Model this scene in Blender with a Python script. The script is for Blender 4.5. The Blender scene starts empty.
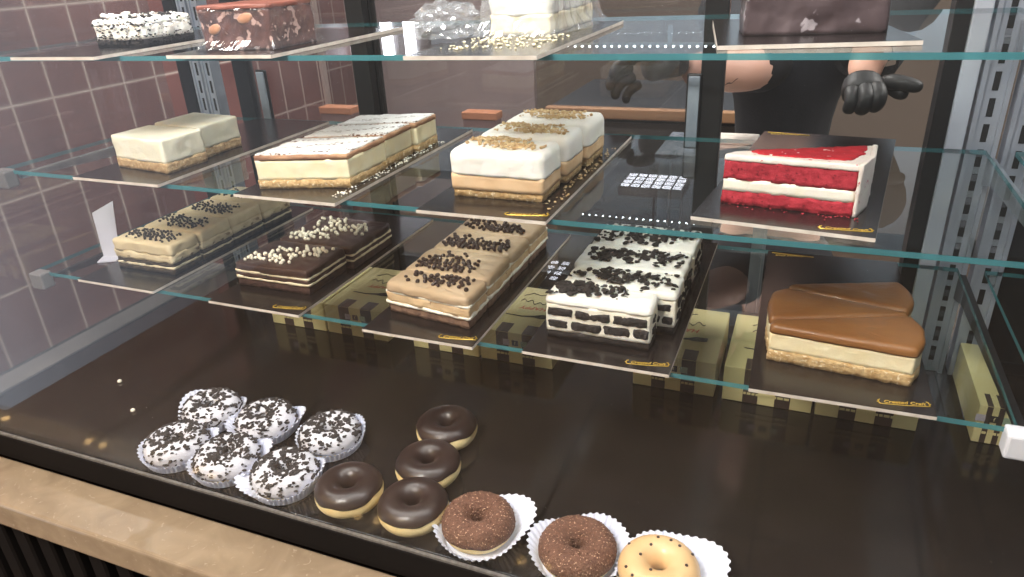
import bpy, bmesh, math, random
from mathutils import Vector, Matrix, noise
from math import sin, cos, pi, radians

SC = bpy.context.scene
COL = SC.collection
RND = random.Random(7)

# ------------------------------------------------------------------ camera
CAMZ = 1.52
F = 713.23
R = Matrix(((0.9269029, 0.3725032, -0.0457424),
            (0.1207041, -0.4112937, -0.9034755),
            (-0.3553611, 0.8319128, -0.4261920)))
cd = bpy.data.cameras.new('camera')
cd.sensor_width = 36.0
cd.lens = F / 1024 * 36.0
cd.clip_start = 0.01
cam = bpy.data.objects.new('camera', cd)
COL.objects.link(cam)
rx, ry, rz = Vector(R[0]), -Vector(R[1]), -Vector(R[2])
M = Matrix((rx, ry, rz)).transposed().to_4x4()
M.translation = (0, 0, CAMZ)
cam.matrix_world = M
SC.camera = cam

# heights and depths of the case
ZD = 0.90                                   # display deck
ZL, ZM, ZT = 1.0767, 1.2497, 1.4239         # tops of the glass shelves
YF, YB = 0.707, 1.112                       # shelf front and back
XL, XR = -1.165, 0.228                      # shelf ends

# ------------------------------------------------------------------ materials
def lin(c):
    if isinstance(c, str):
        c = [int(c[i:i + 2], 16) for i in (0, 2, 4)]
    out = []
    for v in c:
        v = v / 255.0
        out.append(v / 12.92 if v <= 0.04045 else ((v + 0.055) / 1.055) ** 2.4)
    return (*out, 1.0)

class NT:
    def __init__(self, name):
        self.m = bpy.data.materials.new(name)
        self.m.use_nodes = True
        self.t = self.m.node_tree
        self.t.nodes.clear()
        self.out = self.n('ShaderNodeOutputMaterial')
    def n(self, typ, **kw):
        nd = self.t.nodes.new(typ)
        for k, v in kw.items():
            if k in nd.inputs:
                nd.inputs[k].default_value = v
            else:
                setattr(nd, k, v)
        return nd
    def l(self, a, b):
        self.t.links.new(a, b)

def pm(name, c1, rough=0.5, c2=None, scale=40.0, lo=0.35, hi=0.65, bump=0.0, bscale=None, sss=0.0,
       metal=0.0, spec=0.5, detail=4.0, stretch=None, coat=0.0, c3=None, s3=200.0, t3=0.62):
    """Principled surface, two noise-mixed colours, optional speckle colour and bump."""
    k = NT(name)
    b = k.n('ShaderNodeBsdfPrincipled')
    b.inputs['Roughness'].default_value = rough
    b.inputs['Metallic'].default_value = metal
    b.inputs['Specular IOR Level'].default_value = spec
    if coat:
        b.inputs['Coat Weight'].default_value = coat
        b.inputs['Coat Roughness'].default_value = 0.12
    if sss:
        b.inputs['Subsurface Weight'].default_value = sss
        b.inputs['Subsurface Radius'].default_value = (1, .8, .6)
        b.inputs['Subsurface Scale'].default_value = 0.004
    k.l(b.outputs[0], k.out.inputs[0])
    tc = k.n('ShaderNodeTexCoord')
    vec = tc.outputs['Object']
    if stretch:
        mp = k.n('ShaderNodeMapping')
        mp.inputs['Scale'].default_value = stretch
        k.l(vec, mp.inputs[0]); vec = mp.outputs[0]
    b.inputs['Base Color'].default_value = lin(c1)
    src = None
    if c2 is not None:
        nz = k.n('ShaderNodeTexNoise'); nz.inputs['Scale'].default_value = scale; nz.inputs['Detail'].default_value = detail
        k.l(vec, nz.inputs['Vector'])
        r = k.n('ShaderNodeValToRGB')
        r.color_ramp.elements[0].position = lo; r.color_ramp.elements[0].color = lin(c1)
        r.color_ramp.elements[1].position = hi; r.color_ramp.elements[1].color = lin(c2)
        k.l(nz.outputs['Fac'], r.inputs[0])
        src = r.outputs[0]
    if c3 is not None:
        n3 = k.n('ShaderNodeTexNoise'); n3.inputs['Scale'].default_value = s3; n3.inputs['Detail'].default_value = 2.0
        k.l(vec, n3.inputs['Vector'])
        r3 = k.n('ShaderNodeValToRGB')
        r3.color_ramp.elements[0].position = t3; r3.color_ramp.elements[0].color = (0, 0, 0, 1)
        r3.color_ramp.elements[1].position = t3 + .03; r3.color_ramp.elements[1].color = (1, 1, 1, 1)
        k.l(n3.outputs['Fac'], r3.inputs[0])
        mx = k.n('ShaderNodeMix', data_type='RGBA')
        k.l(r3.outputs[0], mx.inputs[0])
        if src: k.l(src, mx.inputs[6])
        else: mx.inputs[6].default_value = lin(c1)
        mx.inputs[7].default_value = lin(c3)
        src = mx.outputs[2]
    if src: k.l(src, b.inputs['Base Color'])
    if bump:
        nb = k.n('ShaderNodeTexNoise'); nb.inputs['Scale'].default_value = bscale or scale * 2; nb.inputs['Detail'].default_value = 5
        k.l(vec, nb.inputs['Vector'])
        bp = k.n('ShaderNodeBump'); bp.inputs['Strength'].default_value = bump; bp.inputs['Distance'].default_value = 0.003
        k.l(nb.outputs['Fac'], bp.inputs['Height']); k.l(bp.outputs[0], b.inputs['Normal'])
    return k.m

def glass_mat(name, tint, f0=0.08, rough=0.0, haze=0.0, hazecol=(230, 235, 240)):
    """Clear sheet glass: see-through with a Schlick reflection on top."""
    k = NT(name)
    tr = k.n('ShaderNodeBsdfTransparent'); tr.inputs[0].default_value = lin(tint)
    gl = k.n('ShaderNodeBsdfGlossy'); gl.inputs['Roughness'].default_value = rough
    lw = k.n('ShaderNodeLayerWeight'); lw.inputs[0].default_value = 0.5
    p = k.n('ShaderNodeMath', operation='POWER'); k.l(lw.outputs['Facing'], p.inputs[0]); p.inputs[1].default_value = 5.0
    a = k.n('ShaderNodeMath', operation='MULTIPLY_ADD'); k.l(p.outputs[0], a.inputs[0])
    a.inputs[1].default_value = 1 - f0; a.inputs[2].default_value = f0
    base = tr.outputs[0]
    if haze:
        df = k.n('ShaderNodeBsdfDiffuse'); df.inputs[0].default_value = lin(hazecol)
        hm = k.n('ShaderNodeMixShader'); hm.inputs[0].default_value = haze
        k.l(tr.outputs[0], hm.inputs[1]); k.l(df.outputs[0], hm.inputs[2]); base = hm.outputs[0]
    mx = k.n('ShaderNodeMixShader')
    k.l(a.outputs[0], mx.inputs[0]); k.l(base, mx.inputs[1]); k.l(gl.outputs[0], mx.inputs[2])
    k.l(mx.outputs[0], k.out.inputs[0])
    return k.m

def clear_mat(name, tint):
    k = NT(name)
    tr = k.n('ShaderNodeBsdfTransparent'); tr.inputs[0].default_value = lin(tint)
    k.l(tr.outputs[0], k.out.inputs[0])
    return k.m

def emit_mat(name, col, s):
    k = NT(name)
    e = k.n('ShaderNodeEmission'); e.inputs[0].default_value = lin(col); e.inputs[1].default_value = s
    k.l(e.outputs[0], k.out.inputs[0])
    return k.m

def tile_mat(name, c1, c2, grout, w, h, y0, z0, mort=0.035, rough=0.25, axis='YZ'):
    k = NT(name)
    b = k.n('ShaderNodeBsdfPrincipled'); b.inputs['Roughness'].default_value = rough
    k.l(b.outputs[0], k.out.inputs[0])
    tc = k.n('ShaderNodeTexCoord'); sp = k.n('ShaderNodeSeparateXYZ'); k.l(tc.outputs['Object'], sp.inputs[0])
    def cell(o, off, size):
        a = k.n('ShaderNodeMath', operation='SUBTRACT'); k.l(o, a.inputs[0]); a.inputs[1].default_value = off
        d = k.n('ShaderNodeMath', operation='DIVIDE'); k.l(a.outputs[0], d.inputs[0]); d.inputs[1].default_value = size
        pp = k.n('ShaderNodeMath', operation='PINGPONG'); k.l(d.outputs[0], pp.inputs[0]); pp.inputs[1].default_value = 0.5
        m = k.n('ShaderNodeMath', operation='MULTIPLY'); k.l(pp.outputs[0], m.inputs[0]); m.inputs[1].default_value = size
        return m.outputs[0]
    ax = {'X': 0, 'Y': 1, 'Z': 2}
    mn = k.n('ShaderNodeMath', operation='MINIMUM')
    k.l(cell(sp.outputs[ax[axis[0]]], y0, w), mn.inputs[0]); k.l(cell(sp.outputs[ax[axis[1]]], z0, h), mn.inputs[1])
    rp = k.n('ShaderNodeValToRGB')
    rp.color_ramp.elements[0].position = mort * .1; rp.color_ramp.elements[0].color = (0, 0, 0, 1)
    rp.color_ramp.elements[1].position = mort * .1 + .0015; rp.color_ramp.elements[1].color = (1, 1, 1, 1)
    k.l(mn.outputs[0], rp.inputs[0])
    nz = k.n('ShaderNodeTexNoise'); nz.inputs['Scale'].default_value = 6; nz.inputs['Detail'].default_value = 6
    k.l(tc.outputs['Object'], nz.inputs['Vector'])
    cr = k.n('ShaderNodeValToRGB')
    cr.color_ramp.elements[0].position = .35; cr.color_ramp.elements[0].color = lin(c1)
    cr.color_ramp.elements[1].position = .68; cr.color_ramp.elements[1].color = lin(c2)
    k.l(nz.outputs['Fac'], cr.inputs[0])
    mx = k.n('ShaderNodeMix', data_type='RGBA'); k.l(rp.outputs[0], mx.inputs[0])
    mx.inputs[6].default_value = lin(grout); k.l(cr.outputs[0], mx.inputs[7]); k.l(mx.outputs[2], b.inputs['Base Color'])
    bp = k.n('ShaderNodeBump'); bp.inputs['Strength'].default_value = .4; bp.inputs['Distance'].default_value = .002
    k.l(rp.outputs[0], bp.inputs['Height']); k.l(bp.outputs[0], b.inputs['Normal'])
    return k.m

MT = {}
MT['shelf_glass'] = glass_mat('shelf_glass', (243, 246, 245), .085)
MT['shelf_under'] = clear_mat('shelf_underside_glass', (252, 254, 253))
MT['pane'] = glass_mat('pane_glass', (250, 250, 250), .042, haze=.003)
MT['end_pane'] = glass_mat('end_pane_glass', (238, 240, 240), .07, haze=.03)
MT['door_pane'] = glass_mat('door_pane_glass', (236, 235, 236), .05, haze=.03, hazecol=(190, 185, 185))
def edge_mat():
    k = NT('glass_edge_teal')
    tr = k.n('ShaderNodeBsdfTransparent'); tr.inputs[0].default_value = lin((104, 160, 164))
    b = k.n('ShaderNodeBsdfPrincipled'); b.inputs['Base Color'].default_value = lin((92, 168, 178)); b.inputs['Roughness'].default_value = .12
    b.inputs['Specular IOR Level'].default_value = .9
    mx = k.n('ShaderNodeMixShader'); mx.inputs[0].default_value = .5
    k.l(tr.outputs[0], mx.inputs[1]); k.l(b.outputs[0], mx.inputs[2]); k.l(mx.outputs[0], k.out.inputs[0])
    return k.m
MT['edge'] = edge_mat()
MT['deck'] = None
MT['black'] = pm('black_lacquer', (26, 23, 22), .25, (34, 30, 28), 3)
MT['lip_black'] = pm('front_lip_black', (17, 14, 13), .75, (22, 18, 17), 6, spec=.1)
MT['blackmatte'] = pm('black_powder_coat', (20, 20, 22), .45, (28, 28, 30), 6)
MT['steel'] = pm('galvanised_steel', (172, 178, 190), .38, (150, 157, 170), 14, metal=.35)
MT['steel2'] = pm('brushed_steel', (142, 150, 158), .4, (116, 124, 132), 30, metal=.4, stretch=(1, 1, .1))
MT['handle'] = pm('grey_handle_plastic', (150, 160, 170), .4, (128, 138, 150), 20)
MT['post'] = pm('pale_grey_post', (186, 192, 202), .4, (172, 178, 190), 12)
MT['slot'] = pm('slot_shadow_black', (16, 17, 20), .7, (24, 25, 28), 20)
MT['whiteplastic'] = pm('white_plastic', (232, 234, 240), .35, (222, 224, 232), 20)
MT['seal'] = pm('grey_seal', (116, 112, 108), .4, (92, 88, 85), 60, stretch=(3, 1, 1))
MT['rail_grey'] = pm('side_rail_grey', (88, 84, 82), .65, (78, 74, 73), 5, spec=.2)
MT['frame_grey'] = pm('grey_frame_metal', (120, 116, 114), .35, (104, 100, 99), 5)
MT['blueplastic'] = pm('blue_plastic', (52, 66, 110), .5, (62, 78, 124), 5)
# cakes
MT['board'] = pm('black_board_gloss', (26, 22, 22), .22, (34, 29, 28), 8, bump=.03, bscale=90)
MT['board_edge'] = pm('board_white_core', (226, 218, 208), .7, (206, 196, 184), 70)
MT['gold'] = pm('gold_foil_print', (226, 190, 80), .35, (196, 160, 50), 60, metal=.35)
MT['cheese'] = pm('cheesecake_cream', (250, 244, 220), .5, (252, 248, 230), 50, bump=.35, bscale=120, sss=.15)
MT['biscuit'] = pm('biscuit_base', (206, 178, 136), .85, (176, 142, 100), 160, bump=.8, bscale=260, c3=(232, 208, 170), s3=300)
MT['biscuit2'] = pm('golden_biscuit_crumb', (216, 186, 138), .85, (186, 150, 98), 180, bump=.8, bscale=280, c3=(240, 222, 186), s3=260)
MT['vanilla'] = pm('vanilla_cream', (248, 234, 192), .55, (252, 244, 214), 45, bump=.25, bscale=110, sss=.12)
MT['puff'] = pm('baked_sponge_brown', (202, 160, 124), .75, (140, 98, 76), 30, bump=.4, bscale=200, stretch=(1, 1, 3))
MT['sugar'] = None
MT['caramousse'] = pm('caramel_mousse', (226, 190, 148), .6, (234, 202, 162), 40, bump=.2, bscale=140, sss=.12)
MT['whitemousse'] = pm('white_mousse', (248, 245, 236), .5, (250, 248, 242), 40, bump=.45, bscale=90, sss=.15)
MT['nuts'] = pm('toasted_nut_crumbs', (226, 202, 156), .8, (188, 152, 106), 130, bump=.3, c3=(242, 226, 190), s3=200)
MT['redsponge'] = pm('red_velvet_sponge', (190, 52, 66), .85, (160, 32, 48), 120, bump=.7, bscale=220, c3=(120, 14, 30), s3=240, t3=.64)
MT['whitecream'] = pm('white_cream', (250, 244, 224), .5, (253, 250, 238), 40, bump=.25, bscale=120, sss=.12)
MT['frosting'] = pm('frosting_with_red_crumbs', (248, 242, 230), .55, (240, 226, 220), 60, bump=.3, bscale=150, c3=(206, 80, 90), s3=150, t3=.68)
MT['reddust'] = pm('red_velvet_dust', (206, 30, 46), .8, (180, 20, 36), 90, bump=.5, bscale=260, c3=(250, 236, 226), s3=110, t3=.67)
MT['cocoabase'] = pm('dark_cookie_base', (58, 48, 40), .8, (84, 72, 58), 110, bump=.6, bscale=240)
MT['coffee'] = pm('coffee_cream_top', (216, 198, 160), .5, (228, 212, 176), 25, bump=.35, bscale=80, sss=.1)
MT['cream'] = pm('pale_cream', (242, 230, 200), .55, (232, 216, 180), 60, bump=.3, bscale=140, sss=.1)
MT['creamflake'] = pm('cream_with_sponge_flakes', (236, 222, 188), .6, (210, 190, 150), 40, bump=.3, bscale=140, c3=(150, 128, 100), s3=60, t3=.66, stretch=(1, 1, 2.6))
MT['choc'] = pm('dark_chocolate_glaze', (58, 40, 36), .28, (72, 52, 46), 25, bump=.12, bscale=60, coat=.2)
MT['chocsponge'] = pm('dark_chocolate_sponge', (62, 42, 38), .8, (84, 60, 54), 120, bump=.6, bscale=240)
MT['chip'] = pm('dark_chocolate_pearls', (48, 32, 30), .35, (58, 42, 36), 300)
MT['bead'] = pm('black_sprinkle_beads', (44, 36, 32), .35, (60, 50, 44), 300)
MT['pearl'] = pm('cream_sugar_pearls', (246, 238, 216), .35, (250, 244, 226), 300)
MT['mauvebase'] = pm('cocoa_biscuit_base', (148, 118, 98), .85, (116, 90, 76), 140, bump=.7, bscale=260)
MT['tanmousse'] = pm('tan_mousse_flecked', (210, 178, 138), .6, (222, 194, 154), 60, bump=.3, bscale=160, c3=(110, 76, 54), s3=120, t3=.68)
MT['tantop'] = pm('tan_coffee_top', (184, 158, 126), .45, (198, 174, 144), 20, bump=.3, bscale=60, sss=.1)
MT['cookie'] = pm('black_cookie_crumb', (36, 32, 32), .8, (52, 47, 46), 160, bump=.6, bscale=300)
MT['karamel'] = pm('caramel_glaze', (134, 88, 46), .38, (148, 102, 58), 12, coat=.2, sss=.1)
MT['blonde'] = pm('blonde_cheesecake', (248, 230, 184), .55, (251, 238, 200), 40, bump=.4, bscale=120, sss=.12)
MT['marble'] = None
MT['film'] = glass_mat('cling_film', (252, 252, 252), .10, rough=.1, haze=.16)
MT['film_tight'] = glass_mat('tight_cling_film', (254, 254, 254), .07, rough=.08, haze=.03)
MT['brownie'] = pm('marbled_brown_cake', (116, 76, 68), .35, (74, 46, 42), 45, bump=.6, bscale=120, c3=(204, 170, 160), s3=85, t3=.58, coat=.3)
MT['almond'] = pm('caramel_almond', (178, 128, 100), .5, (198, 152, 122), 60)
MT['redglaze'] = pm('brown_cocoa_glaze', (140, 84, 70), .45, (120, 70, 58), 40, bump=.2)
MT['wrapchoc'] = pm('wrapped_chocolate_cake', (84, 72, 74), .3, (66, 54, 56), 30, bump=.5, bscale=60, coat=.4, c3=(150, 142, 146), s3=55, t3=.63)
MT['dough'] = pm('doughnut_dough', (238, 212, 150), .6, (246, 226, 172), 30, bump=.1, bscale=90, sss=.1)
MT['ganache'] = pm('doughnut_chocolate_icing', (38, 26, 23), .38, (46, 32, 28), 12, bump=.04, bscale=60, coat=.15)
MT['icing'] = pm('doughnut_white_icing', (206, 206, 214), .4, (216, 216, 224), 30, bump=.15, bscale=90)
MT['cocoadust'] = pm('cocoa_sprinkle_coating', (112, 76, 58), .75, (90, 58, 44), 200, bump=1.0, bscale=380, c3=(206, 170, 140), s3=420, t3=.64)
MT['toffee'] = pm('toffee_icing', (212, 174, 124), .4, (222, 188, 142), 20, coat=.2)
MT['paper'] = pm('white_baking_paper', (224, 228, 242), .7, (212, 216, 234), 30)
MT['carton'] = pm('cream_carton', (214, 198, 142), .55, (222, 208, 154), 4)
MT['cartondark'] = pm('carton_dark_stripe', (66, 52, 46), .5, (74, 60, 52), 5)
MT['ink'] = pm('black_ink', (40, 36, 34), .6, (52, 46, 44), 50)
MT['redink'] = pm('red_ink', (206, 92, 58), .6, (196, 80, 50), 50)
MT['icon_pink'] = pm('pale_violet_ink', (196, 186, 196), .6, (186, 176, 186), 50)
MT['icon_green'] = pm('pale_green_ink', (170, 186, 160), .6, (160, 176, 150), 50)
MT['skin'] = pm('skin', (206, 158, 136), .5, (214, 170, 150), 14, sss=.15, bump=.05)
MT['glove'] = pm('black_nitrile_glove', (20, 20, 21), .55, (27, 27, 28), 40, bump=.25, bscale=90)
MT['cloth'] = pm('black_cotton', (20, 20, 23), .9, (27, 27, 30), 60, bump=.3, bscale=220)
MT['hair'] = pm('dark_hair', (34, 26, 22), .5, (46, 36, 30), 80, bump=.4, stretch=(1, 1, .1))
MT['trouser'] = pm('charcoal_trousers', (34, 34, 38), .9, (42, 42, 46), 60, bump=.2)
MT['shoe'] = pm('black_shoe_leather', (22, 21, 21), .4, (28, 27, 27), 20)
MT['eyewhite'] = pm('eye_white', (236, 232, 228), .2, (228, 222, 218), 60)
MT['lip'] = pm('lip', (178, 104, 92), .45, (186, 114, 102), 60)
MT['wood'] = pm('counter_wood_edge', (150, 112, 78), .5, (126, 90, 60), 14, stretch=(.15, 3, 3))
MT['kraft'] = pm('kraft_cardboard', (128, 98, 92), .75, (116, 88, 82), 10)
MT['kraftlid'] = pm('orange_kraft_lid', (176, 116, 80), .7, (160, 102, 68), 8)
MT['plaster'] = pm('taupe_plaster', (108, 94, 82), .85, (96, 83, 72), 1.6, bump=.05)
MT['mauvewall'] = pm('mauve_grey_panel', (172, 154, 150), .6, (152, 136, 134), 2.0)
MT['ceil'] = pm('ceiling_paint', (196, 192, 188), .9, (186, 182, 178), 2)
MT['floor'] = tile_mat('floor_tiles', (110, 92, 78), (126, 108, 92), (86, 74, 66), .6, .6, 0, 0, .03, .3, 'XY')
MT['tilewall'] = tile_mat('brick_red_wall_tiles', (90, 56, 52), (110, 72, 66), (168, 150, 140), .1168, .228,
                          1.9 * .6526, 1.52 - 1.9 * .0376, .028, .22, 'YZ')
MT['led'] = emit_mat('led_white', (235, 245, 255), 26.0)
MT['tube'] = emit_mat('tube_white', (240, 246, 255), 26.0)
MT['panel'] = emit_mat('panel_white', (240, 246, 255), 9.0)
MT['panelback'] = emit_mat('ceiling_panel_white', (240, 246, 255), 9.0)
MT['warm'] = emit_mat('warm_lamp', (255, 205, 130), 1000.0)

def deck_mat():
    k = NT('deck_black_gloss_panels')
    b = k.n('ShaderNodeBsdfPrincipled'); b.inputs['Roughness'].default_value = .13
    k.l(b.outputs[0], k.out.inputs[0])
    tc = k.n('ShaderNodeTexCoord'); sp = k.n('ShaderNodeSeparateXYZ'); k.l(tc.outputs['Object'], sp.inputs[0])
    a = k.n('ShaderNodeMath', operation='ADD'); k.l(sp.outputs[0], a.inputs[0]); a.inputs[1].default_value = .6535
    d = k.n('ShaderNodeMath', operation='DIVIDE'); k.l(a.outputs[0], d.inputs[0]); d.inputs[1].default_value = .4125
    pp = k.n('ShaderNodeMath', operation='PINGPONG'); k.l(d.outputs[0], pp.inputs[0]); pp.inputs[1].default_value = .5
    r = k.n('ShaderNodeValToRGB')
    r.color_ramp.elements[0].position = .0042; r.color_ramp.elements[0].color = (0, 0, 0, 1)
    r.color_ramp.elements[1].position = .0060; r.color_ramp.elements[1].color = (1, 1, 1, 1)
    k.l(pp.outputs[0], r.inputs[0])
    nz = k.n('ShaderNodeTexNoise'); nz.inputs['Scale'].default_value = 5; nz.inputs['Detail'].default_value = 5
    k.l(tc.outputs['Object'], nz.inputs['Vector'])
    cr = k.n('ShaderNodeValToRGB')
    cr.color_ramp.elements[0].position = .35; cr.color_ramp.elements[0].color = lin((27, 24, 23))
    cr.color_ramp.elements[1].position = .7; cr.color_ramp.elements[1].color = lin((35, 31, 29))
    k.l(nz.outputs['Fac'], cr.inputs[0])
    # scattered crumbs and dust specks
    vo = k.n('ShaderNodeTexVoronoi'); vo.inputs['Scale'].default_value = 16
    k.l(tc.outputs['Object'], vo.inputs['Vector'])
    lt = k.n('ShaderNodeMath', operation='LESS_THAN'); k.l(vo.outputs['Distance'], lt.inputs[0]); lt.inputs[1].default_value = .016
    m0 = k.n('ShaderNodeMix', data_type='RGBA'); k.l(lt.outputs[0], m0.inputs[0]); k.l(cr.outputs[0], m0.inputs[6]); m0.inputs[7].default_value = lin((150, 140, 128))
    mx = k.n('ShaderNodeMix', data_type='RGBA'); k.l(r.outputs[0], mx.inputs[0]); mx.inputs[6].default_value = lin((12, 10, 10))
    k.l(m0.outputs[2], mx.inputs[7]); k.l(mx.outputs[2], b.inputs['Base Color'])
    return k.m
MT['deck'] = deck_mat()

def marble_mat():
    k = NT('beige_marble')
    b = k.n('ShaderNodeBsdfPrincipled'); b.inputs['Roughness'].default_value = .018; b.inputs['Specular IOR Level'].default_value = 1.0
    k.l(b.outputs[0], k.out.inputs[0])
    tc = k.n('ShaderNodeTexCoord')
    nz = k.n('ShaderNodeTexNoise'); nz.inputs['Scale'].default_value = 16; nz.inputs['Detail'].default_value = 8; nz.inputs['Distortion'].default_value = 1.2
    k.l(tc.outputs['Object'], nz.inputs['Vector'])
    cr = k.n('ShaderNodeValToRGB')
    cr.color_ramp.elements[0].position = .3; cr.color_ramp.elements[0].color = lin((134, 116, 96))
    cr.color_ramp.elements[1].position = .7; cr.color_ramp.elements[1].color = lin((152, 134, 112))
    k.l(nz.outputs['Fac'], cr.inputs[0])
    n2 = k.n('ShaderNodeTexNoise'); n2.inputs['Scale'].default_value = 60; n2.inputs['Detail'].default_value = 6; n2.inputs['Distortion'].default_value = 2.5
    k.l(tc.outputs['Object'], n2.inputs['Vector'])
    r2 = k.n('ShaderNodeValToRGB')
    r2.color_ramp.elements[0].position = .62; r2.color_ramp.elements[0].color = (0, 0, 0, 1)
    r2.color_ramp.elements[1].position = .72; r2.color_ramp.elements[1].color = (.6, .6, .6, 1)
    k.l(n2.outputs['Fac'], r2.inputs[0])
    mx = k.n('ShaderNodeMix', data_type='RGBA'); k.l(r2.outputs[0], mx.inputs[0]); k.l(cr.outputs[0], mx.inputs[6]); mx.inputs[7].default_value = lin((172, 156, 136))
    k.l(mx.outputs[2], b.inputs['Base Color'])
    return k.m
MT['marble'] = marble_mat()

def sugar_mat():
    """powdered sugar over brown bake, with thin brown lines showing through"""
    k = NT('icing_sugar_over_bake')
    b = k.n('ShaderNodeBsdfPrincipled'); b.inputs['Roughness'].default_value = .9
    k.l(b.outputs[0], k.out.inputs[0])
    tc = k.n('ShaderNodeTexCoord')
    nz = k.n('ShaderNodeTexNoise'); nz.inputs['Scale'].default_value = 220; nz.inputs['Detail'].default_value = 4
    k.l(tc.outputs['Object'], nz.inputs['Vector'])
    wv = k.n('ShaderNodeTexWave'); wv.inputs['Scale'].default_value = 9.0; wv.inputs['Distortion'].default_value = 3.5
    wv.inputs['Detail'].default_value = 2; wv.inputs['Detail Scale'].default_value = 2.0
    mp = k.n('ShaderNodeMapping'); mp.inputs['Rotation'].default_value = (0, 0, radians(62)); k.l(tc.outputs['Object'], mp.inputs[0])
    k.l(mp.outputs[0], wv.inputs['Vector'])
    ad = k.n('ShaderNodeMath', operation='MULTIPLY_ADD'); k.l(wv.outputs['Fac'], ad.inputs[0]); ad.inputs[1].default_value = .55; k.l(nz.outputs['Fac'], ad.inputs[2])
    cr = k.n('ShaderNodeValToRGB')
    cr.color_ramp.elements[0].position = .40; cr.color_ramp.elements[0].color = lin((104, 76, 62))
    cr.color_ramp.elements[1].position = .54; cr.color_ramp.elements[1].color = lin((240, 240, 240))
    k.l(ad.outputs[0], cr.inputs[0]); k.l(cr.outputs[0], b.inputs['Base Color'])
    bp = k.n('ShaderNodeBump'); bp.inputs['Strength'].default_value = .5; bp.inputs['Distance'].default_value = .002
    k.l(nz.outputs['Fac'], bp.inputs['Height']); k.l(bp.outputs[0], b.inputs['Normal'])
    return k.m
MT['sugar'] = sugar_mat()

# ------------------------------------------------------------------ object helpers
def link(o, parent=None):
    COL.objects.link(o)
    if parent: o.parent = parent
    return o

def thing(name, label, cat, loc=(0, 0, 0), rz=0.0, group=None):
    o = bpy.data.objects.new(name, None)
    o.empty_display_size = .05
    o.location = loc; o.rotation_euler = (0, 0, rz)
    link(o)
    return tag(o, label, cat, group)

def tag(o, label=None, cat=None, group=None, kind=None):
    if label: o['label'] = label
    if cat: o['category'] = cat
    if group: o['group'] = group
    if kind: o['kind'] = kind
    return o

def obj(name, bm, mat, parent=None, smooth=False, loc=None):
    me = bpy.data.meshes.new(name)
    bmesh.ops.recalc_face_normals(bm, faces=bm.faces[:])
    bm.to_mesh(me); bm.free()
    if isinstance(mat, (list, tuple)):
        for m in mat: me.materials.append(m)
    else:
        me.materials.append(mat)
    if smooth:
        for p in me.polygons: p.use_smooth = True
    o = bpy.data.objects.new(name, me)
    if loc: o.location = loc
    return link(o, parent)

def box(bm, x0, x1, y0, y1, z0, z1, bev=0.0, seg=2, mi=0):
    r = bmesh.ops.create_cube(bm, size=1.0)
    vs = r['verts']
    for v in vs:
        v.co = Vector(((x0 + x1) / 2 + v.co.x * (x1 - x0), (y0 + y1) / 2 + v.co.y * (y1 - y0), (z0 + z1) / 2 + v.co.z * (z1 - z0)))
    fs = list({f for v in vs for f in v.link_faces})
    for f in fs: f.material_index = mi
    if bev:
        es = list({e for v in vs for e in v.link_edges})
        bmesh.ops.bevel(bm, geom=es, offset=bev, segments=seg, affect='EDGES', profile=.5)
    return bm

def bx(*a, **k):
    return box(bmesh.new(), *a, **k)

def tube(bm, pts, r, n=8, caps=True, mi=0):
    """tube along a polyline; r scalar or list"""
    pts = [Vector(p) for p in pts]
    rings = []
    up = Vector((0, 0, 1))
    for i, p in enumerate(pts):
        d = (pts[min(i + 1, len(pts) - 1)] - pts[max(i - 1, 0)]).normalized()
        a = d.cross(up if abs(d.z) < .95 else Vector((1, 0, 0))).normalized()
        b = d.cross(a).normalized()
        rr = r[i] if isinstance(r, (list, tuple)) else r
        rings.append([bm.verts.new(p + a * cos(2 * pi * j / n) * rr + b * sin(2 * pi * j / n) * rr) for j in range(n)])
    for i in range(len(rings) - 1):
        for j in range(n):
            f = bm.faces.new((rings[i][j], rings[i][(j + 1) % n], rings[i + 1][(j + 1) % n], rings[i + 1][j])); f.material_index = mi
    if caps:
        bm.faces.new(rings[0]).material_index = mi; bm.faces.new(rings[-1][::-1]).material_index = mi
    return bm

def rounded(poly, r, n=4):
    """round the corners of a footprint"""
    out = []
    N = len(poly)
    for i in range(N):
        p = Vector(poly[i]); a = Vector(poly[i - 1]); b = Vector(poly[(i + 1) % N])
        da, db = (a - p), (b - p)
        ra = min(r, da.length * .45); rb = min(r, db.length * .45)
        s, e = p + da.normalized() * ra, p + db.normalized() * rb
        for j in range(n + 1):
            t = j / n
            out.append((s * (1 - t) ** 2 + p * 2 * t * (1 - t) + e * t * t))
    return out

def resample(poly, step):
    out = []
    N = len(poly)
    for i in range(N):
        a, b = Vector(poly[i]), Vector(poly[(i + 1) % N])
        m = max(1, int(round((b - a).length / step)))
        for j in range(m): out.append(a + (b - a) * (j / m))
    return out

def nz3(p, s, seed):
    return noise.noise(Vector((p[0] * s + seed * 13.7, p[1] * s - seed * 7.3, p[2] * s + seed * 3.1)))

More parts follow.
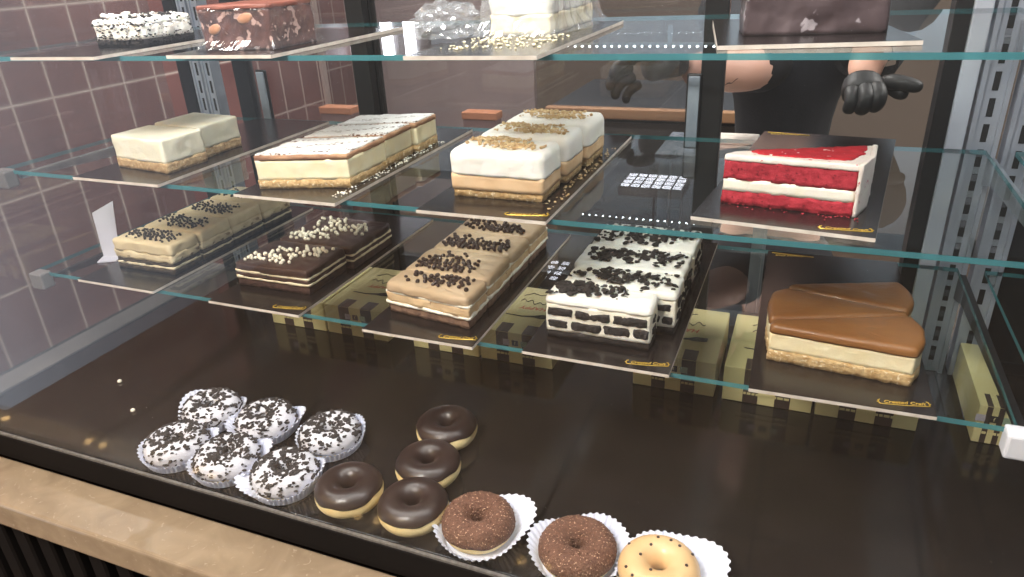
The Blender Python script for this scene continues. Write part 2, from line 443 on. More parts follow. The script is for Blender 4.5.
def loft(bm, poly, z0, z1, rc=.003, step=.004, top_r=0.0, bot_r=0.0, amp=.0008, freq=120, amp_t=.0004, seed=1,
         inset=0.0, dome=0.0, lean=None, wav=0.0, slump=0.0, cap_rings=7):
    """a rounded, slightly uneven slab over a footprint polygon"""
    P = resample(rounded(poly, rc), step)
    n = len(P)
    c = sum(P, Vector((0, 0))) / n
    area = sum(P[i].x * P[(i + 1) % n].y - P[(i + 1) % n].x * P[i].y for i in range(n))
    if area < 0: P = P[::-1]
    nor = []
    for i in range(n):
        t = P[(i + 1) % n] - P[i - 1]
        nor.append(Vector((t.y, -t.x)).normalized())
    h = z1 - z0
    lv = []
    if bot_r: lv += [(z0 + bot_r * (1 - cos(a)), bot_r * (1 - sin(a))) for a in (0, pi / 4)] + [(z0 + bot_r, 0)]
    else: lv.append((z0, 0))
    m = max(2, int(h / .004))
    zb, zt = z0 + bot_r, z1 - top_r
    for i in range(1, m): lv.append((zb + (zt - zb) * i / m, 0))
    if top_r:
        for a in (0, pi / 6, pi / 3, pi / 2): lv.append((zt + top_r * sin(a), top_r * (1 - cos(a))))
    else: lv.append((z1, 0))
    rings = []
    for (z, ins) in lv:
        ring = []
        f = (z - z0) / h if h else 0
        for i in range(n):
            q = Vector((P[i].x, P[i].y, z))
            d = amp * (nz3(q, freq, seed) + .5 * nz3(q, freq * 2.7, seed + 5)) - inset - ins + slump * sin(pi * f)
            dz = 0
            if wav and 0.2 < f: dz = wav * nz3((P[i].x, P[i].y, 0), 55, seed + 9) * f
            ring.append(bm.verts.new((q.x + nor[i].x * d, q.y + nor[i].y * d, z + dz)))
        rings.append(ring)
    def bridge(a, b):
        for i in range(n): bm.faces.new((a[i], a[(i + 1) % n], b[(i + 1) % n], b[i]))
    for a, b in zip(rings, rings[1:]): bridge(a, b)
    top = rings[-1]; prev = top
    for k in range(1, cap_rings):
        t = k / cap_rings
        ring = []
        for i in range(n):
            v = top[i].co
            q = Vector((c.x + (v.x - c.x) * (1 - t), c.y + (v.y - c.y) * (1 - t), v.z))
            q.z = z1 * 1 + (v.z - z1) * (1 - t) + amp_t * nz3(q, 70, seed + 2) + amp_t * .6 * nz3(q, 190, seed + 4) + dome * (1 - (1 - t) ** 2)
            ring.append(bm.verts.new(q))
        bridge(prev, ring); prev = ring
    cv = bm.verts.new((c.x, c.y, z1 + dome))
    for i in range(n): bm.faces.new((prev[i], prev[(i + 1) % n], cv))
    bot = rings[0]
    bm.faces.new(bot[::-1])
    return bm

def rect(x0, x1, y0, y1): return [(x0, y0), (x1, y0), (x1, y1), (x0, y1)]

def jit(poly, a, rnd): return [(x + rnd.uniform(-a, a), y + rnd.uniform(-a, a)) for x, y in poly]

def slice_of(name, label, group, poly, z, layers, seed=1, cat='cake slice'):
    """a slice of cake: an Empty on the board, one child mesh per layer"""
    cx = sum(p[0] for p in poly) / len(poly); cy = sum(p[1] for p in poly) / len(poly)
    root = thing(name, label, cat, (cx, cy, z), 0, group)
    loc = [(p[0] - cx, p[1] - cy) for p in poly]
    zz = 0
    for i, L in enumerate(layers):
        pn, h, m = L[0], L[1], L[2]
        kw = L[3] if len(L) > 3 else {}
        o = obj(pn, loft(bmesh.new(), loc, zz, zz + h + (.0006 if i < len(layers) - 1 else 0), seed=seed * 10 + i, **kw), MT[m], root, True)
        zz += h
    root['top'] = zz
    return root, (cx, cy), zz

def chunk_mesh(bm, c, s, rnd, flat=.6):
    """a small irregular crumb"""
    r = bmesh.ops.create_icosphere(bm, subdivisions=1, radius=1.0)
    rot = Matrix.Rotation(rnd.uniform(0, 6.28), 3, 'Z') @ Matrix.Rotation(rnd.uniform(-.5, .5), 3, 'X')
    sx, sy, sz = s * rnd.uniform(.7, 1.3), s * rnd.uniform(.5, 1.1), s * rnd.uniform(.4, 1) * flat
    for v in r['verts']:
        k = rnd.uniform(.75, 1.2)
        v.co = Vector(c) + rot @ Vector((v.co.x * sx * k, v.co.y * sy * k, v.co.z * sz * k))

_beads = {}
def bead_mesh(kind, r, mat, flat=1.0, sub=2):
    if kind not in _beads:
        bm = bmesh.new()
        bmesh.ops.create_icosphere(bm, subdivisions=sub, radius=r)
        for v in bm.verts: v.co.z *= flat
        me = bpy.data.meshes.new(kind); bm.to_mesh(me); bm.free(); me.materials.append(mat)
        for p in me.polygons: p.use_smooth = True
        _beads[kind] = me
    return _beads[kind]

def beads(root, part, me, clusters, z, r, rnd, limits):
    """single beads as children of a slice; clusters = (x, y, spread x, spread y, count) in world metres"""
    x0, x1, y0, y1 = limits
    put = []
    cx, cy = root.location.x, root.location.y
    for (px, py, sx, sy, n) in clusters:
        for _ in range(n):
            for _t in range(30):
                x, y = rnd.gauss(px, sx), rnd.gauss(py, sy)
                if not (x0 + r < x < x1 - r and y0 + r < y < y1 - r): continue
                if all((x - a) ** 2 + (y - b) ** 2 > (1.75 * r) ** 2 for a, b in put): break
            else: continue
            put.append((x, y))
    for (x, y) in put[:100]:
        o = bpy.data.objects.new(part, me)
        o.location = (x - cx, y - cy, z + r * .7)
        o.rotation_euler = (rnd.uniform(-.5, .5), rnd.uniform(-.5, .5), rnd.uniform(0, 6))
        s = rnd.uniform(.85, 1.15); o.scale = (s, s * rnd.uniform(.85, 1.1), s)
        link(o, root)

def text_mesh(name, body, size, mat, parent, loc, rot=(0, 0, 0), shear=0.0, ext=.00012, align='CENTER', sx=1.0):
    cu = bpy.data.curves.new(name, 'FONT')
    cu.body = body; cu.size = size; cu.shear = shear; cu.extrude = ext; cu.align_x = align; cu.align_y = 'CENTER'
    cu.resolution_u = 3; cu.offset = size * .012
    t = bpy.data.objects.new(name, cu); COL.objects.link(t)
    dg = bpy.context.evaluated_depsgraph_get(); dg.update()
    me = bpy.data.meshes.new_from_object(t.evaluated_get(dg))
    bpy.data.objects.remove(t); bpy.data.curves.remove(cu)
    me.materials.clear(); me.materials.append(mat); me.name = name
    o = bpy.data.objects.new(name, me)
    o.location = loc; o.rotation_euler = rot; o.scale = (sx, 1, 1)
    return link(o, parent)

# ------------------------------------------------------------------ the room
def structure(name, bm, mat, label):
    o = obj(name, bm, mat); o['kind'] = 'structure'; o['label'] = label; o['category'] = name.split('_')[0]
    return o
structure('floor', bx(-2.75, 5, -3, 4.0, -.1, 0), MT['floor'], 'brown tiled floor behind and below the display case')
structure('ceiling', bx(-7, 5, -2.6, 4.0, 2.6, 2.7), MT['ceil'], 'pale ceiling above the display case')
structure('wall_left', bx(-2.0, -1.9, .2, 1.9 * 1.346, 0, 2.6), MT['tilewall'], 'brick red tiled wall left of the display case')
bm = bx(-2.62, -2.5, 1.9 * 1.346, 4.0, 0, 2.6)
structure('wall_far_left', bm, tile_mat('brick_red_tiles_recess', (104, 66, 62), (122, 82, 76), (164, 146, 138), .1168, .228, .03, .06, .028, .22, 'YZ'), 'tiled wall set back behind the corner')
structure('trim_1', bx(-1.915, -1.888, 1.9 * 1.336, 1.9 * 1.352, 0, 2.6), pm('tile_corner_trim', (150, 130, 120), .4, (140, 120, 112), 20), 'pale corner trim at the end of the tiled wall')
bm = bx(-1.45, 5, 3.9, 4.0, 0, 2.6)
structure('wall_back', bm, MT['plaster'], 'taupe wall behind the person')
bm = bmesh.new(); box(bm, -2.5, -1.45, 3.86, 4.0, 0, 2.6)
structure('wall_back_panel', bm, MT['mauvewall'], 'mauve grey wall panel at the far left behind the case')
structure('wall_back_upper', bx(-2.5, 5, 3.84, 3.86, 1.55, 2.6), pm('pale_blue_grey_paint', (196, 212, 222), .8, (184, 202, 214), 2), 'pale blue grey band of paint along the top of the back wall')
structure('baseboard_back', bx(-1.45, 5, 3.885, 3.9, 0, .12), MT['blackmatte'], 'dark skirting board along the taupe wall')

# ------------------------------------------------------------------ display case
case = thing('display_case', 'long black and glass bakery display case holding the cakes', 'display case', (-.2, .85, 0))
def cpart(name, bm, mat, smooth=False, parent=None):
    o = obj(name, bm, mat, parent or case, smooth)
    if parent is None: o.matrix_parent_inverse = Matrix.Translation((.2, -.85, 0))
    return o
XE = 1.6
cpart('deck', bx(-1.178, XE, .523, 1.14, ZD - .03, ZD, bev=.001), MT['deck'])
bm = bx(-1.24, -1.178, .523, 1.14, ZD - .03, ZD + .003, bev=.002)
cpart('side_rail', bm, MT['rail_grey'])
cpart('front_lip', bx(-1.24, XE, .512, .5175, .861, ZD + .001, bev=.001), MT['lip_black'])
bm = bx(-1.24, XE, .514, .5178, ZD - .002, ZD + .0045); cpart('glass_seal', bm, MT['seal'])
cpart('front_glass', bx(-1.24, XE, .518, .5228, ZD - .02, 1.86), MT['pane'])['label'] = 'tall clear front glass'
cpart('end_glass', bx(-1.235, -1.229, .552, 1.13, ZD + .003, 1.86), MT['end_pane'])
cpart('base_body', bx(-1.22, XE, .53, 1.10, .08, ZD - .031), MT['black'])
bm = bx(-1.2, XE, .54, 1.06, 0, .08); cpart('plinth', bm, MT['blackmatte'])
bm = bmesh.new()
x = -1.22
while x < .3:
    box(bm, x, x + .030, .452, .470, .10, .806, bev=.003, seg=1); x += .052
box(bm, -1.22, XE, .470, .5295, .09, .806)
cpart('slatted_front', bm, MT['lip_black'])
# canopy with its light
bm = bx(-1.24, XE, .51, 1.16, 1.86, 1.93, bev=.004); cpart('canopy', bm, MT['blackmatte'])
bm = bx(-1.5 + .3, 1.0, 1.12, 1.175, 1.931, 1.99, bev=.004); cpart('added_washer_housing', bm, MT['whiteplastic'])  # added housing, out of view, for the extra wall washer behind the canopy
bm = bx(-1.15, 1.4, .60, .64, 1.846, 1.86, bev=.003); cpart('lamp_tube', bm, MT['panel'])
# rear frame and uprights
def track(x, y, w=.03, z0=ZD, z1=1.86, name='upright_track'):
    bm = bx(x - w / 2, x + w / 2, y - .012, y + .012, z0, z1, bev=.0015, seg=1)
    o = cpart(name, bm, MT['steel'])
    bs = bmesh.new(); z = z0 + .02
    while z < z1 - .03:
        box(bs, x - w * .10, x + w * .10, y - .0128, y - .0115, z, z + .024); z += .034
    s = obj('track_slots', bs, MT['slot'], o)
    bs = bx(x - w * .5, x - w * .34, y - .016, y - .0118, z0, z1); obj('track_flange', bs, MT['steel'], o)
    bs = bx(x + w * .34, x + w * .5, y - .016, y - .0118, z0, z1); obj('track_flange', bs, MT['steel'], o)
    return o
track(.222, 1.128, .036); track(.266, 1.128, .036)
track(-1.128, 1.128, .022); track(-1.100, 1.128, .022)
cpart('corner_post', bx(.178, .200, 1.112, 1.140, ZD, 1.86, bev=.002), MT['post'])
cpart('corner_post', bx(.158, .178, 1.117, 1.16, ZD, 1.86, bev=.001), MT['blackmatte'])
cpart('corner_post', bx(-1.18, -1.150, 1.117, 1.15, ZD, 1.86, bev=.002), MT['blackmatte'])
cpart('rear_panel', bx(.292, XE, 1.142, 1.15, ZD + .02, 1.80), MT['blackmatte'])
cpart('rear_rail', bx(-1.18, XE, 1.141, 1.20, ZD - .03, ZD + .02, bev=.002), MT['blackmatte'])
cpart('rear_header', bx(-1.18, XE, 1.15, 1.20, 1.80, 1.86, bev=.002), MT['blackmatte'])
# shelf brackets on the uprights, white cap at the front end
for z in (ZL, ZM, ZT):
    for bxx in ((-1.140,), (.236,)):
        x = bxx[0]
        bm = bmesh.new()
        prof = [(1.115, z - .0095), (1.115, z - .05), (1.06, z - .034), (.72, z - .017), (.72, z - .0095)]
        a = [bm.verts.new((x - .004, p[0], p[1])) for p in prof]; b = [bm.verts.new((x + .004, p[0], p[1])) for p in prof]
        bm.faces.new(a); bm.faces.new(b[::-1])
        for i in range(5): bm.faces.new((a[i], b[i], b[(i + 1) % 5], a[(i + 1) % 5]))
        br = cpart('shelf_bracket', bm, MT['blackmatte'] if z == ZL else MT['steel2'])
        cap = obj('end_cap', bx(x - .020, x + .008, .690, .712, z - .026, z + .002, bev=.003), MT['whiteplastic'] if x > 0 else MT['frame_grey'], br)
        if x > 0 and z == ZL: cap['label'] = 'white plastic end cap'

# marble ledge
bm = bx(-1.6, XE, .435, .5115, .815, .861, bev=.005, seg=3)
tag(obj('marble_ledge', bm, MT['marble'], smooth=False), 'polished beige marble ledge along the front of the case', 'ledge')

# glass shelves
def shelf(x0, x1, z, label, cat='shelf', group=None, y1=YB):
    bm = bmesh.new()
    box(bm, x0, x1, YF, y1, z - .006, z)
    for f in bm.faces:
        n = f.normal; f.normal_update(); n = f.normal
        f.material_index = 0 if n.z > .5 else (1 if n.z < -.5 else 2)
    o = obj('glass_shelf', bm, [MT['shelf_glass'], MT['shelf_under'], MT['edge']])
    return tag(o, label, cat, group)
shelf(XL + .01, XR, ZT, 'uppermost glass shelf carrying the wrapped cakes')
shelf(XL, XR, ZM, 'middle glass shelf carrying the cheesecake and red velvet slice')
shelf(XL, XR, ZL, 'lowest glass shelf just above the striped cake boxes')
for z, w in ((ZL, 'lowest'), (ZM, 'middle')):
    shelf(.262, 1.5, z, 'empty %s glass shelf of the next bay at the right edge' % w)

# sliding rear doors
def door(x0, x1, y, label, hx, sw=.036, right=None):
    d = thing('sliding_glass_door', label, 'door', ((x0 + x1) / 2, y, ZD + .021))
    cx, z0 = (x0 + x1) / 2, ZD + .021
    def P(n, a, b, c, e, f, g, m, bev=.002, par=None): return obj(n, bx(a - cx, b - cx, c - y, e - y, f - z0, g - z0, bev=bev), MT[m], par or d)
    P('stile', x0, x0 + sw, y - .01, y + .01, z0, 1.798, 'blackmatte')
    P('stile', x1 - sw, x1, y - .01, y + .01, z0, 1.798, 'blackmatte')
    P('rail', x0 + sw, x1 - sw, y - .01, y + .01, z0, z0 + .04, 'blackmatte')
    P('rail', x0 + sw, x1 - sw, y - .01, y + .01, 1.76, 1.798, 'blackmatte')
    P('glass_pane', x0 + sw, x1 - sw, y - .003, y + .003, z0 + .04, 1.76, 'door_pane', 0)
    # recessed pull handle
    h = P('handle', hx - .012, hx + .012, y - .016, y - .0095, 1.215, 1.335, 'blackmatte', .003)
    P('handle_grip', hx - .009, hx + .009, y - .0190, y - .0155, 1.219, 1.331, 'handle', .0015, h)
    return d
door(-1.075, -.755, 1.165, 'left sliding glass door with black frame and long pull handle', -1.003)
door(-.79, -.128, 1.19, 'right sliding glass door whose frame stands beside the person', -.172)
dd = None

# LED strip under the rear edge of the top shelf
ls = thing('led_strip', 'row of tiny white LEDs along the back of the top shelf', 'light', (-.2, 1.10, ZT - .040))
obj('strip_body', bx(-.20, .20, -.002, .002, .0022, .0060), MT['steel2'], ls)
for xx in (-.19, 0, .19): obj('strip_clip', bx(xx - .003, xx + .003, -.002, .002, .0060, .0305), MT['steel2'], ls)
lm_ = bead_mesh('led', .0016, MT['led'], 1.0, 1)
for i in range(34):
    o = bpy.data.objects.new('led', lm_); o.location = (-.19 + .38 * i / 33, -.001, .0012); link(o, ls)

# ------------------------------------------------------------------ cake boards
TB = .004
def board(label, x, y, w, d, z, rz=0, prints=True, group=None, back_print=False):
    """cake board: black top with a pale core, gold lettering in the front right corner; x, y = front left corner"""
    b = thing('cake_board', label, 'cake board', (x, y, z + .0004), rz, group)
    bm = bx(0, w, 0, d, 0, TB, bev=0)
    for f in bm.faces:
        f.normal_update(); f.material_index = 0 if f.normal.z > .5 else 1
    obj('board', bm, [MT['board'], MT['board_edge']], b)
    if prints:
        px, py, a = w - .028, .0175, .16
        text_mesh('lettering', 'Created Craft', .0070, MT['gold'], b, (px, py, TB + .0001), (0, 0, a), .3)
        bm = bmesh.new()
        u = Vector((cos(a), sin(a))); v = Vector((-sin(a), cos(a)))
        def q(s, t):
            s, t = s * .72, t * .72
            return (px + u.x * s + v.x * t, py + u.y * s + v.y * t, TB + .0003)
        tube(bm, [q(-.030, -.0062), q(0, -.0070), q(.028, -.0058)], .0004, 5)
        tube(bm, [q(-.031, .005), q(-.034, .003), q(-.0335, .0005), q(-.036, -.001), q(-.0335, -.0025), q(-.034, -.005), q(-.030, -.0062)], .0005, 5)
        tube(bm, [q(.030, .006), q(.033, .004), q(.0325, .001), q(.035, 0), q(.0325, -.002), q(.033, -.005), q(.028, -.0058)], .0005, 5)
        obj('flourish', bm, MT['gold'], b)
    if back_print:
        text_mesh('lettering', 'Created Craft', .0070, MT['gold'], b, (.032, d - .014, TB + .0001), (0, 0, pi + .1), .3)
        bm = bmesh.new(); tube(bm, [(.006, d - .008, TB + .0004), (.066, d - .012, TB + .0004)], .0006, 5)
        obj('flourish', bm, MT['gold'], b)
    return b
YT = .687
board('black cake board under the plain cheesecake slices', -.980, YT + .004, .165, .40, ZM, prints=False)
board('black cake board under the sugar dusted custard slices', -.676, YT - .004, .156, .40, ZM, prints=False)
board('black cake board under the nut topped mousse slices', -.410, YT, .160, .40, ZM)
board('black cake board under the red velvet slice', -.104, .743, .180, .415, ZM, -.11, back_print=True)
board('black cake board under the coffee cream slices at the left end', -1.046, YT + .006, .160, .40, ZL, prints=False)
board('black cake board under the dark chocolate slices with pearls', -.778, YT + .006, .160, .40, ZL)
board('black cake board under the tan mocha slices', -.510, YT - .002, .160, .40, ZL)
board('black cake board under the cookies and cream slices', -.288, YT + .008, .178, .415, ZL)
board('black cake board under the caramel cheesecake wedges', -.024, .694, .180, .405, ZL, .02, back_print=True)
board('cake board with powdery white cake at the top left', -.995, .668, .155, .34, ZT, prints=False)
board('cake board under the film wrapped marbled brown cake', -.730, .679, .158, .30, ZT, prints=False)
board('cake board under the white cake wrapped in cling film', -.392, .664, .146, .34, ZT, prints=False)
board('cake board under the dark chocolate cake at the top right', -.087, .726, .176, .26, ZT, .15, prints=False)

# ------------------------------------------------------------------ cake slices
bM, bL, bT = ZM + TB + .0006, ZL + TB + .0006, ZT + TB + .0006
rnd = random.Random(11)
# plain cheesecake (middle shelf, far left)
L_cheese = [('biscuit_base', .014, 'biscuit', dict(amp=.0016, rc=.004, inset=-.0005)),
            ('cream_filling', .034, 'cheese', dict(amp=.0012, freq=60, rc=.005, top_r=.003, amp_t=.0008, inset=-.0005))]
slice_of('cheesecake_slice', 'plain white cheesecake slice in front on the left board', 'plain cheesecake slices',
         [(-.957, .752), (-.842, .737), (-.838, .812), (-.953, .822)], bM, L_cheese, 1)
slice_of('cheesecake_slice', 'plain white cheesecake slice standing behind its twin', 'plain cheesecake slices',
         [(-.957, .834), (-.853, .819), (-.853, .905), (-.955, .917)], bM, L_cheese, 2)
# sugar-dusted custard slices
L_sug = [('biscuit_base', .011, 'biscuit2', dict(amp=.0016)),
         ('custard_filling', .026, 'vanilla', dict(amp=.0012, freq=80, inset=.0004)),
         ('baked_top', .006, 'puff', dict(amp=.0012, inset=-.0003)),
         ('icing_sugar', .0025, 'sugar', dict(amp=.0022, freq=170, step=.0025, inset=.0022, amp_t=.0015, wav=.001))]
for i, (a, b, w) in enumerate(((.735, .832, 'at the front of its board'), (.836, .912, 'in the middle of three'), (.916, .985, 'at the back of three'))):
    slice_of('custard_slice', 'sugar dusted custard slice with brown lines, ' + w, 'sugar dusted custard slices',
             [(-.656 + .002 * i, a - .026), (-.536 - .004 * (i == 1), a + .009), (-.537 - .004 * (i == 1), b + .006), (-.656 + .002 * i, b - .029)], bM, L_sug, 10 + i)
bm = bmesh.new()
for _ in range(160):
    chunk_mesh(bm, (rnd.uniform(-.54, -.524), rnd.uniform(.70, .99), bM + .0012), rnd.uniform(.0006, .002), rnd, .8)
tag(obj('sugar_crumbs', bm, MT['whitecream']), 'white crumbs fallen beside the sugar dusted slices', 'crumbs', kind='stuff')
# nut topped mousse slices
L_nut = [('biscuit_base', .0095, 'biscuit2', dict(amp=.0018, rc=.004, inset=.002)),
         ('caramel_mousse', .018, 'caramousse', dict(amp=.0012, freq=70, rc=.006)),
         ('white_mousse', .030, 'whitemousse', dict(amp=.0014, freq=50, rc=.010, top_r=.009, inset=-.001, amp_t=.0022))]
for i, (a, b, w) in enumerate(((.745, .813, 'at the front'), (.823, .893, 'in the middle'), (.903, .985, 'at the back'))):
    poly = rect(-.392 + .003 * i, -.273 + .004 * i, a, b)
    s, c, top = slice_of('mousse_slice', 'white mousse slice sprinkled with chopped nuts, %s of its row' % w, 'nut topped mousse slices', poly, bM, L_nut, 20 + i)
    bm = bmesh.new()
    for (ox, oy, sx, sy, n) in ((-.020, .018, .024, .0060, 130), (.016, -.008, .022, .0065, 140)):
        for _ in range(n):
            x, y = rnd.gauss(ox, sx), rnd.gauss(oy, sy)
            if abs(x) < .052 and abs(y) < .032: chunk_mesh(bm, (x, y, top + .001 + rnd.uniform(0, .0015)), rnd.uniform(.0016, .0036), rnd, .8)
    tag(obj('chopped_nuts', bm, MT['nuts'], s), kind='stuff')
bm = bmesh.new()
for _ in range(70):
    chunk_mesh(bm, (rnd.uniform(-.268, -.253), rnd.uniform(.72, 1.0), bM + .0015), rnd.uniform(.0008, .0026), rnd, .7)
tag(obj('nut_crumbs', bm, MT['biscuit2']), 'pale crumbs scattered beside the nut topped mousse slices', 'crumbs', kind='stuff')
# red velvet wedge
P_rv = [(-.080, .797), (.054, .780), (.066, .818), (.070, .866), (-.070, .812)]
L_rv = [('lower_sponge', .015, 'redsponge', dict(amp=.0022, freq=90, rc=.003)),
        ('cream_filling', .013, 'whitecream', dict(amp=.0012, rc=.003, wav=.002)),
        ('upper_sponge', .021, 'redsponge', dict(amp=.0016, freq=100, rc=.003)),
        ('frosting', .0065, 'frosting', dict(amp=.001, rc=.004, top_r=.003, inset=-.0008))]
s, c, top = slice_of('red_velvet_slice', 'red velvet cake wedge with two red layers and white cream', None, P_rv, bM, L_rv, 30)
# white outer frosting on the rim end and red dust over the top
cx, cy = c
rim = [(.0545, .779), (.0585, .7795), (.0705, .817), (.0755, .867), (.070, .868), (.0655, .818)]
bm = loft(bmesh.new(), [(x - cx, y - cy) for x, y in rim], 0, top + .0005, rc=.0015, amp=.0009, step=.003, top_r=.001)
obj('rim_frosting', bm, MT['frosting'], s, True)
dust = [(-.040, .800), (.046, .794), (.060, .822), (.064, .858), (-.055, .813)]
obj('red_dust', loft(bmesh.new(), [(x - cx, y - cy) for x, y in dust], top - .001, top + .0012, rc=.006, amp=.003, freq=180, step=.0025, amp_t=.001), MT['reddust'], s, True)
bm = bmesh.new()
for _ in range(40):
    t = rnd.random()
    chunk_mesh(bm, (-.08 + .15 * t - cx, .79 - .018 * t - cy + rnd.gauss(0, .006), .0008), rnd.uniform(.0006, .0016), rnd, .8)
tag(obj('red_crumbs', bm, MT['redsponge'], s), kind='stuff')

# coffee cream slices (lower left)
L_cof = [('cookie_base', .008, 'cocoabase', dict(amp=.0014)),
         ('white_layer', .0030, 'cream', dict(amp=.0018, inset=-.0003, wav=.002)),
         ('cookie_layer', .0075, 'cocoabase', dict(amp=.0014, inset=.0004)),
         ('cream_layer', .0125, 'creamflake', dict(amp=.0022, freq=70, inset=-.0006, wav=.002)),
         ('coffee_top', .0185, 'coffee', dict(amp=.0022, freq=50, rc=.007, top_r=.005, amp_t=.0028, inset=-.0010))]
bead_b = bead_mesh('sprinkle_bead', .0025, MT['bead'], .85, 1)
LX = (-1.022, -.900)
for i, (a, b, w) in enumerate(((.752, .812, 'frontmost'), (.815, .885, 'second from the front'), (.888, .965, 'third from the front'), (.968, 1.045, 'rearmost'))):
    s, c, top = slice_of('coffee_slice', 'pale coffee cream slice with black sprinkles, %s on the left board' % w, 'coffee cream slices', rect(LX[0], LX[1] + .002 * (i % 2), a, b), bL, L_cof, 40 + i)
    cl = [(-.982, a + .040, .022, .010, 45), (-.945, a + .026, .018, .010, 34)] if i < 3 else [(-.975, a + .03, .02, .012, 40)]
    beads(s, 'sprinkle', bead_b, cl, top, .0025, rnd, (LX[0] + .006, LX[1] - .006, a + .006, b - .006))
# dark chocolate slices with pearls
L_ch = [('chocolate_base', .0125, 'chocsponge', dict(amp=.0018, inset=.0015)),
        ('white_layer', .0028, 'cream', dict(amp=.0010, inset=-.0006, wav=.0018)),
        ('chocolate_middle', .0068, 'chocsponge', dict(amp=.001)),
        ('white_layer', .0028, 'cream', dict(amp=.0010, inset=-.0006, wav=.0018)),
        ('chocolate_glaze', .0120, 'choc', dict(amp=.0018, freq=50, rc=.006, top_r=.004, amp_t=.0016, inset=-.0004))]
bead_p = bead_mesh('sugar_pearl', .0030, MT['pearl'])
CX = (-.774, -.640)
s, c, top = slice_of('chocolate_slice', 'dark chocolate slice with cream pearls at the front of its board', 'dark chocolate slices', rect(*CX, .752, .848), bL, L_ch, 50)
beads(s, 'sugar_pearl', bead_p, [(-.748, .774, .011, .008, 14), (-.712, .780, .014, .008, 16), (-.700, .812, .016, .008, 14), (-.668, .820, .016, .010, 14)], top, .0030, rnd, (CX[0] + .008, CX[1] - .006, .757, .844))
s, c, top = slice_of('chocolate_slice', 'dark chocolate slice with cream pearls standing behind its twin', 'dark chocolate slices', rect(CX[0] + .003, CX[1] + .01, .851, .968), bL, L_ch, 51)
beads(s, 'sugar_pearl', bead_p, [(-.748, .872, .014, .010, 20), (-.705, .878, .018, .008, 12), (-.735, .945, .022, .012, 20), (-.695, .912, .024, .014, 22), (-.658, .922, .012, .012, 10)], top, .0030, rnd, (CX[0] + .009, CX[1] + .002, .856, .962))
# tan mocha slices
L_mo = [('cocoa_base', .0135, 'mauvebase', dict(amp=.002, inset=.002)),
        ('white_layer', .0032, 'whitecream', dict(amp=.0016, inset=-.0016, wav=.002)),
        ('mousse_layer', .0130, 'tanmousse', dict(amp=.0024, freq=60, wav=.0022)),
        ('white_layer', .0022, 'whitecream', dict(amp=.001, inset=-.0008, wav=.001)),
        ('mocha_top', .0125, 'tantop', dict(amp=.0024, freq=45, rc=.009, top_r=.006, amp_t=.0030, inset=-.0014, dome=.001))]
bead_c = bead_mesh('chocolate_pearl', .0033, MT['chip'], .8, 2)
MX = (-.500, -.371)
mcl = [[(-.442, .765, .016, .011, 26), (-.412, .764, .017, .007, 16)],
       [(-.484, .810, .010, .007, 9), (-.452, .826, .017, .012, 32), (-.430, .812, .015, .010, 24)],
       [(-.488, .900, .017, .010, 30), (-.452, .890, .018, .010, 28), (-.415, .886, .018, .010, 32)],
       [(-.49, .992, .02, .011, 22), (-.445, .970, .020, .010, 30), (-.408, .962, .014, .009, 20)]]
for i, (a, b, w) in enumerate(((.730, .785, 'frontmost'), (.788, .868, 'second from the front'), (.871, .944, 'third from the front'), (.947, 1.028, 'rearmost'))):
    poly = [(MX[0] - (.004 if i == 0 else 0), a + (.012 if i == 0 else 0)), (MX[1], a - (.006 if i == 0 else 0)), (MX[1], b), (MX[0], b + .003)]
    s, c, top = slice_of('mocha_slice', 'tan mocha cream slice with chocolate pearls, %s of four' % w, 'tan mocha slices', poly, bL, L_mo, 60 + i)
    beads(s, 'chocolate_pearl', bead_c, mcl[i], top + .0005, .0033, rnd, (MX[0] + .008, MX[1] - .008, a + .004, b - .004))
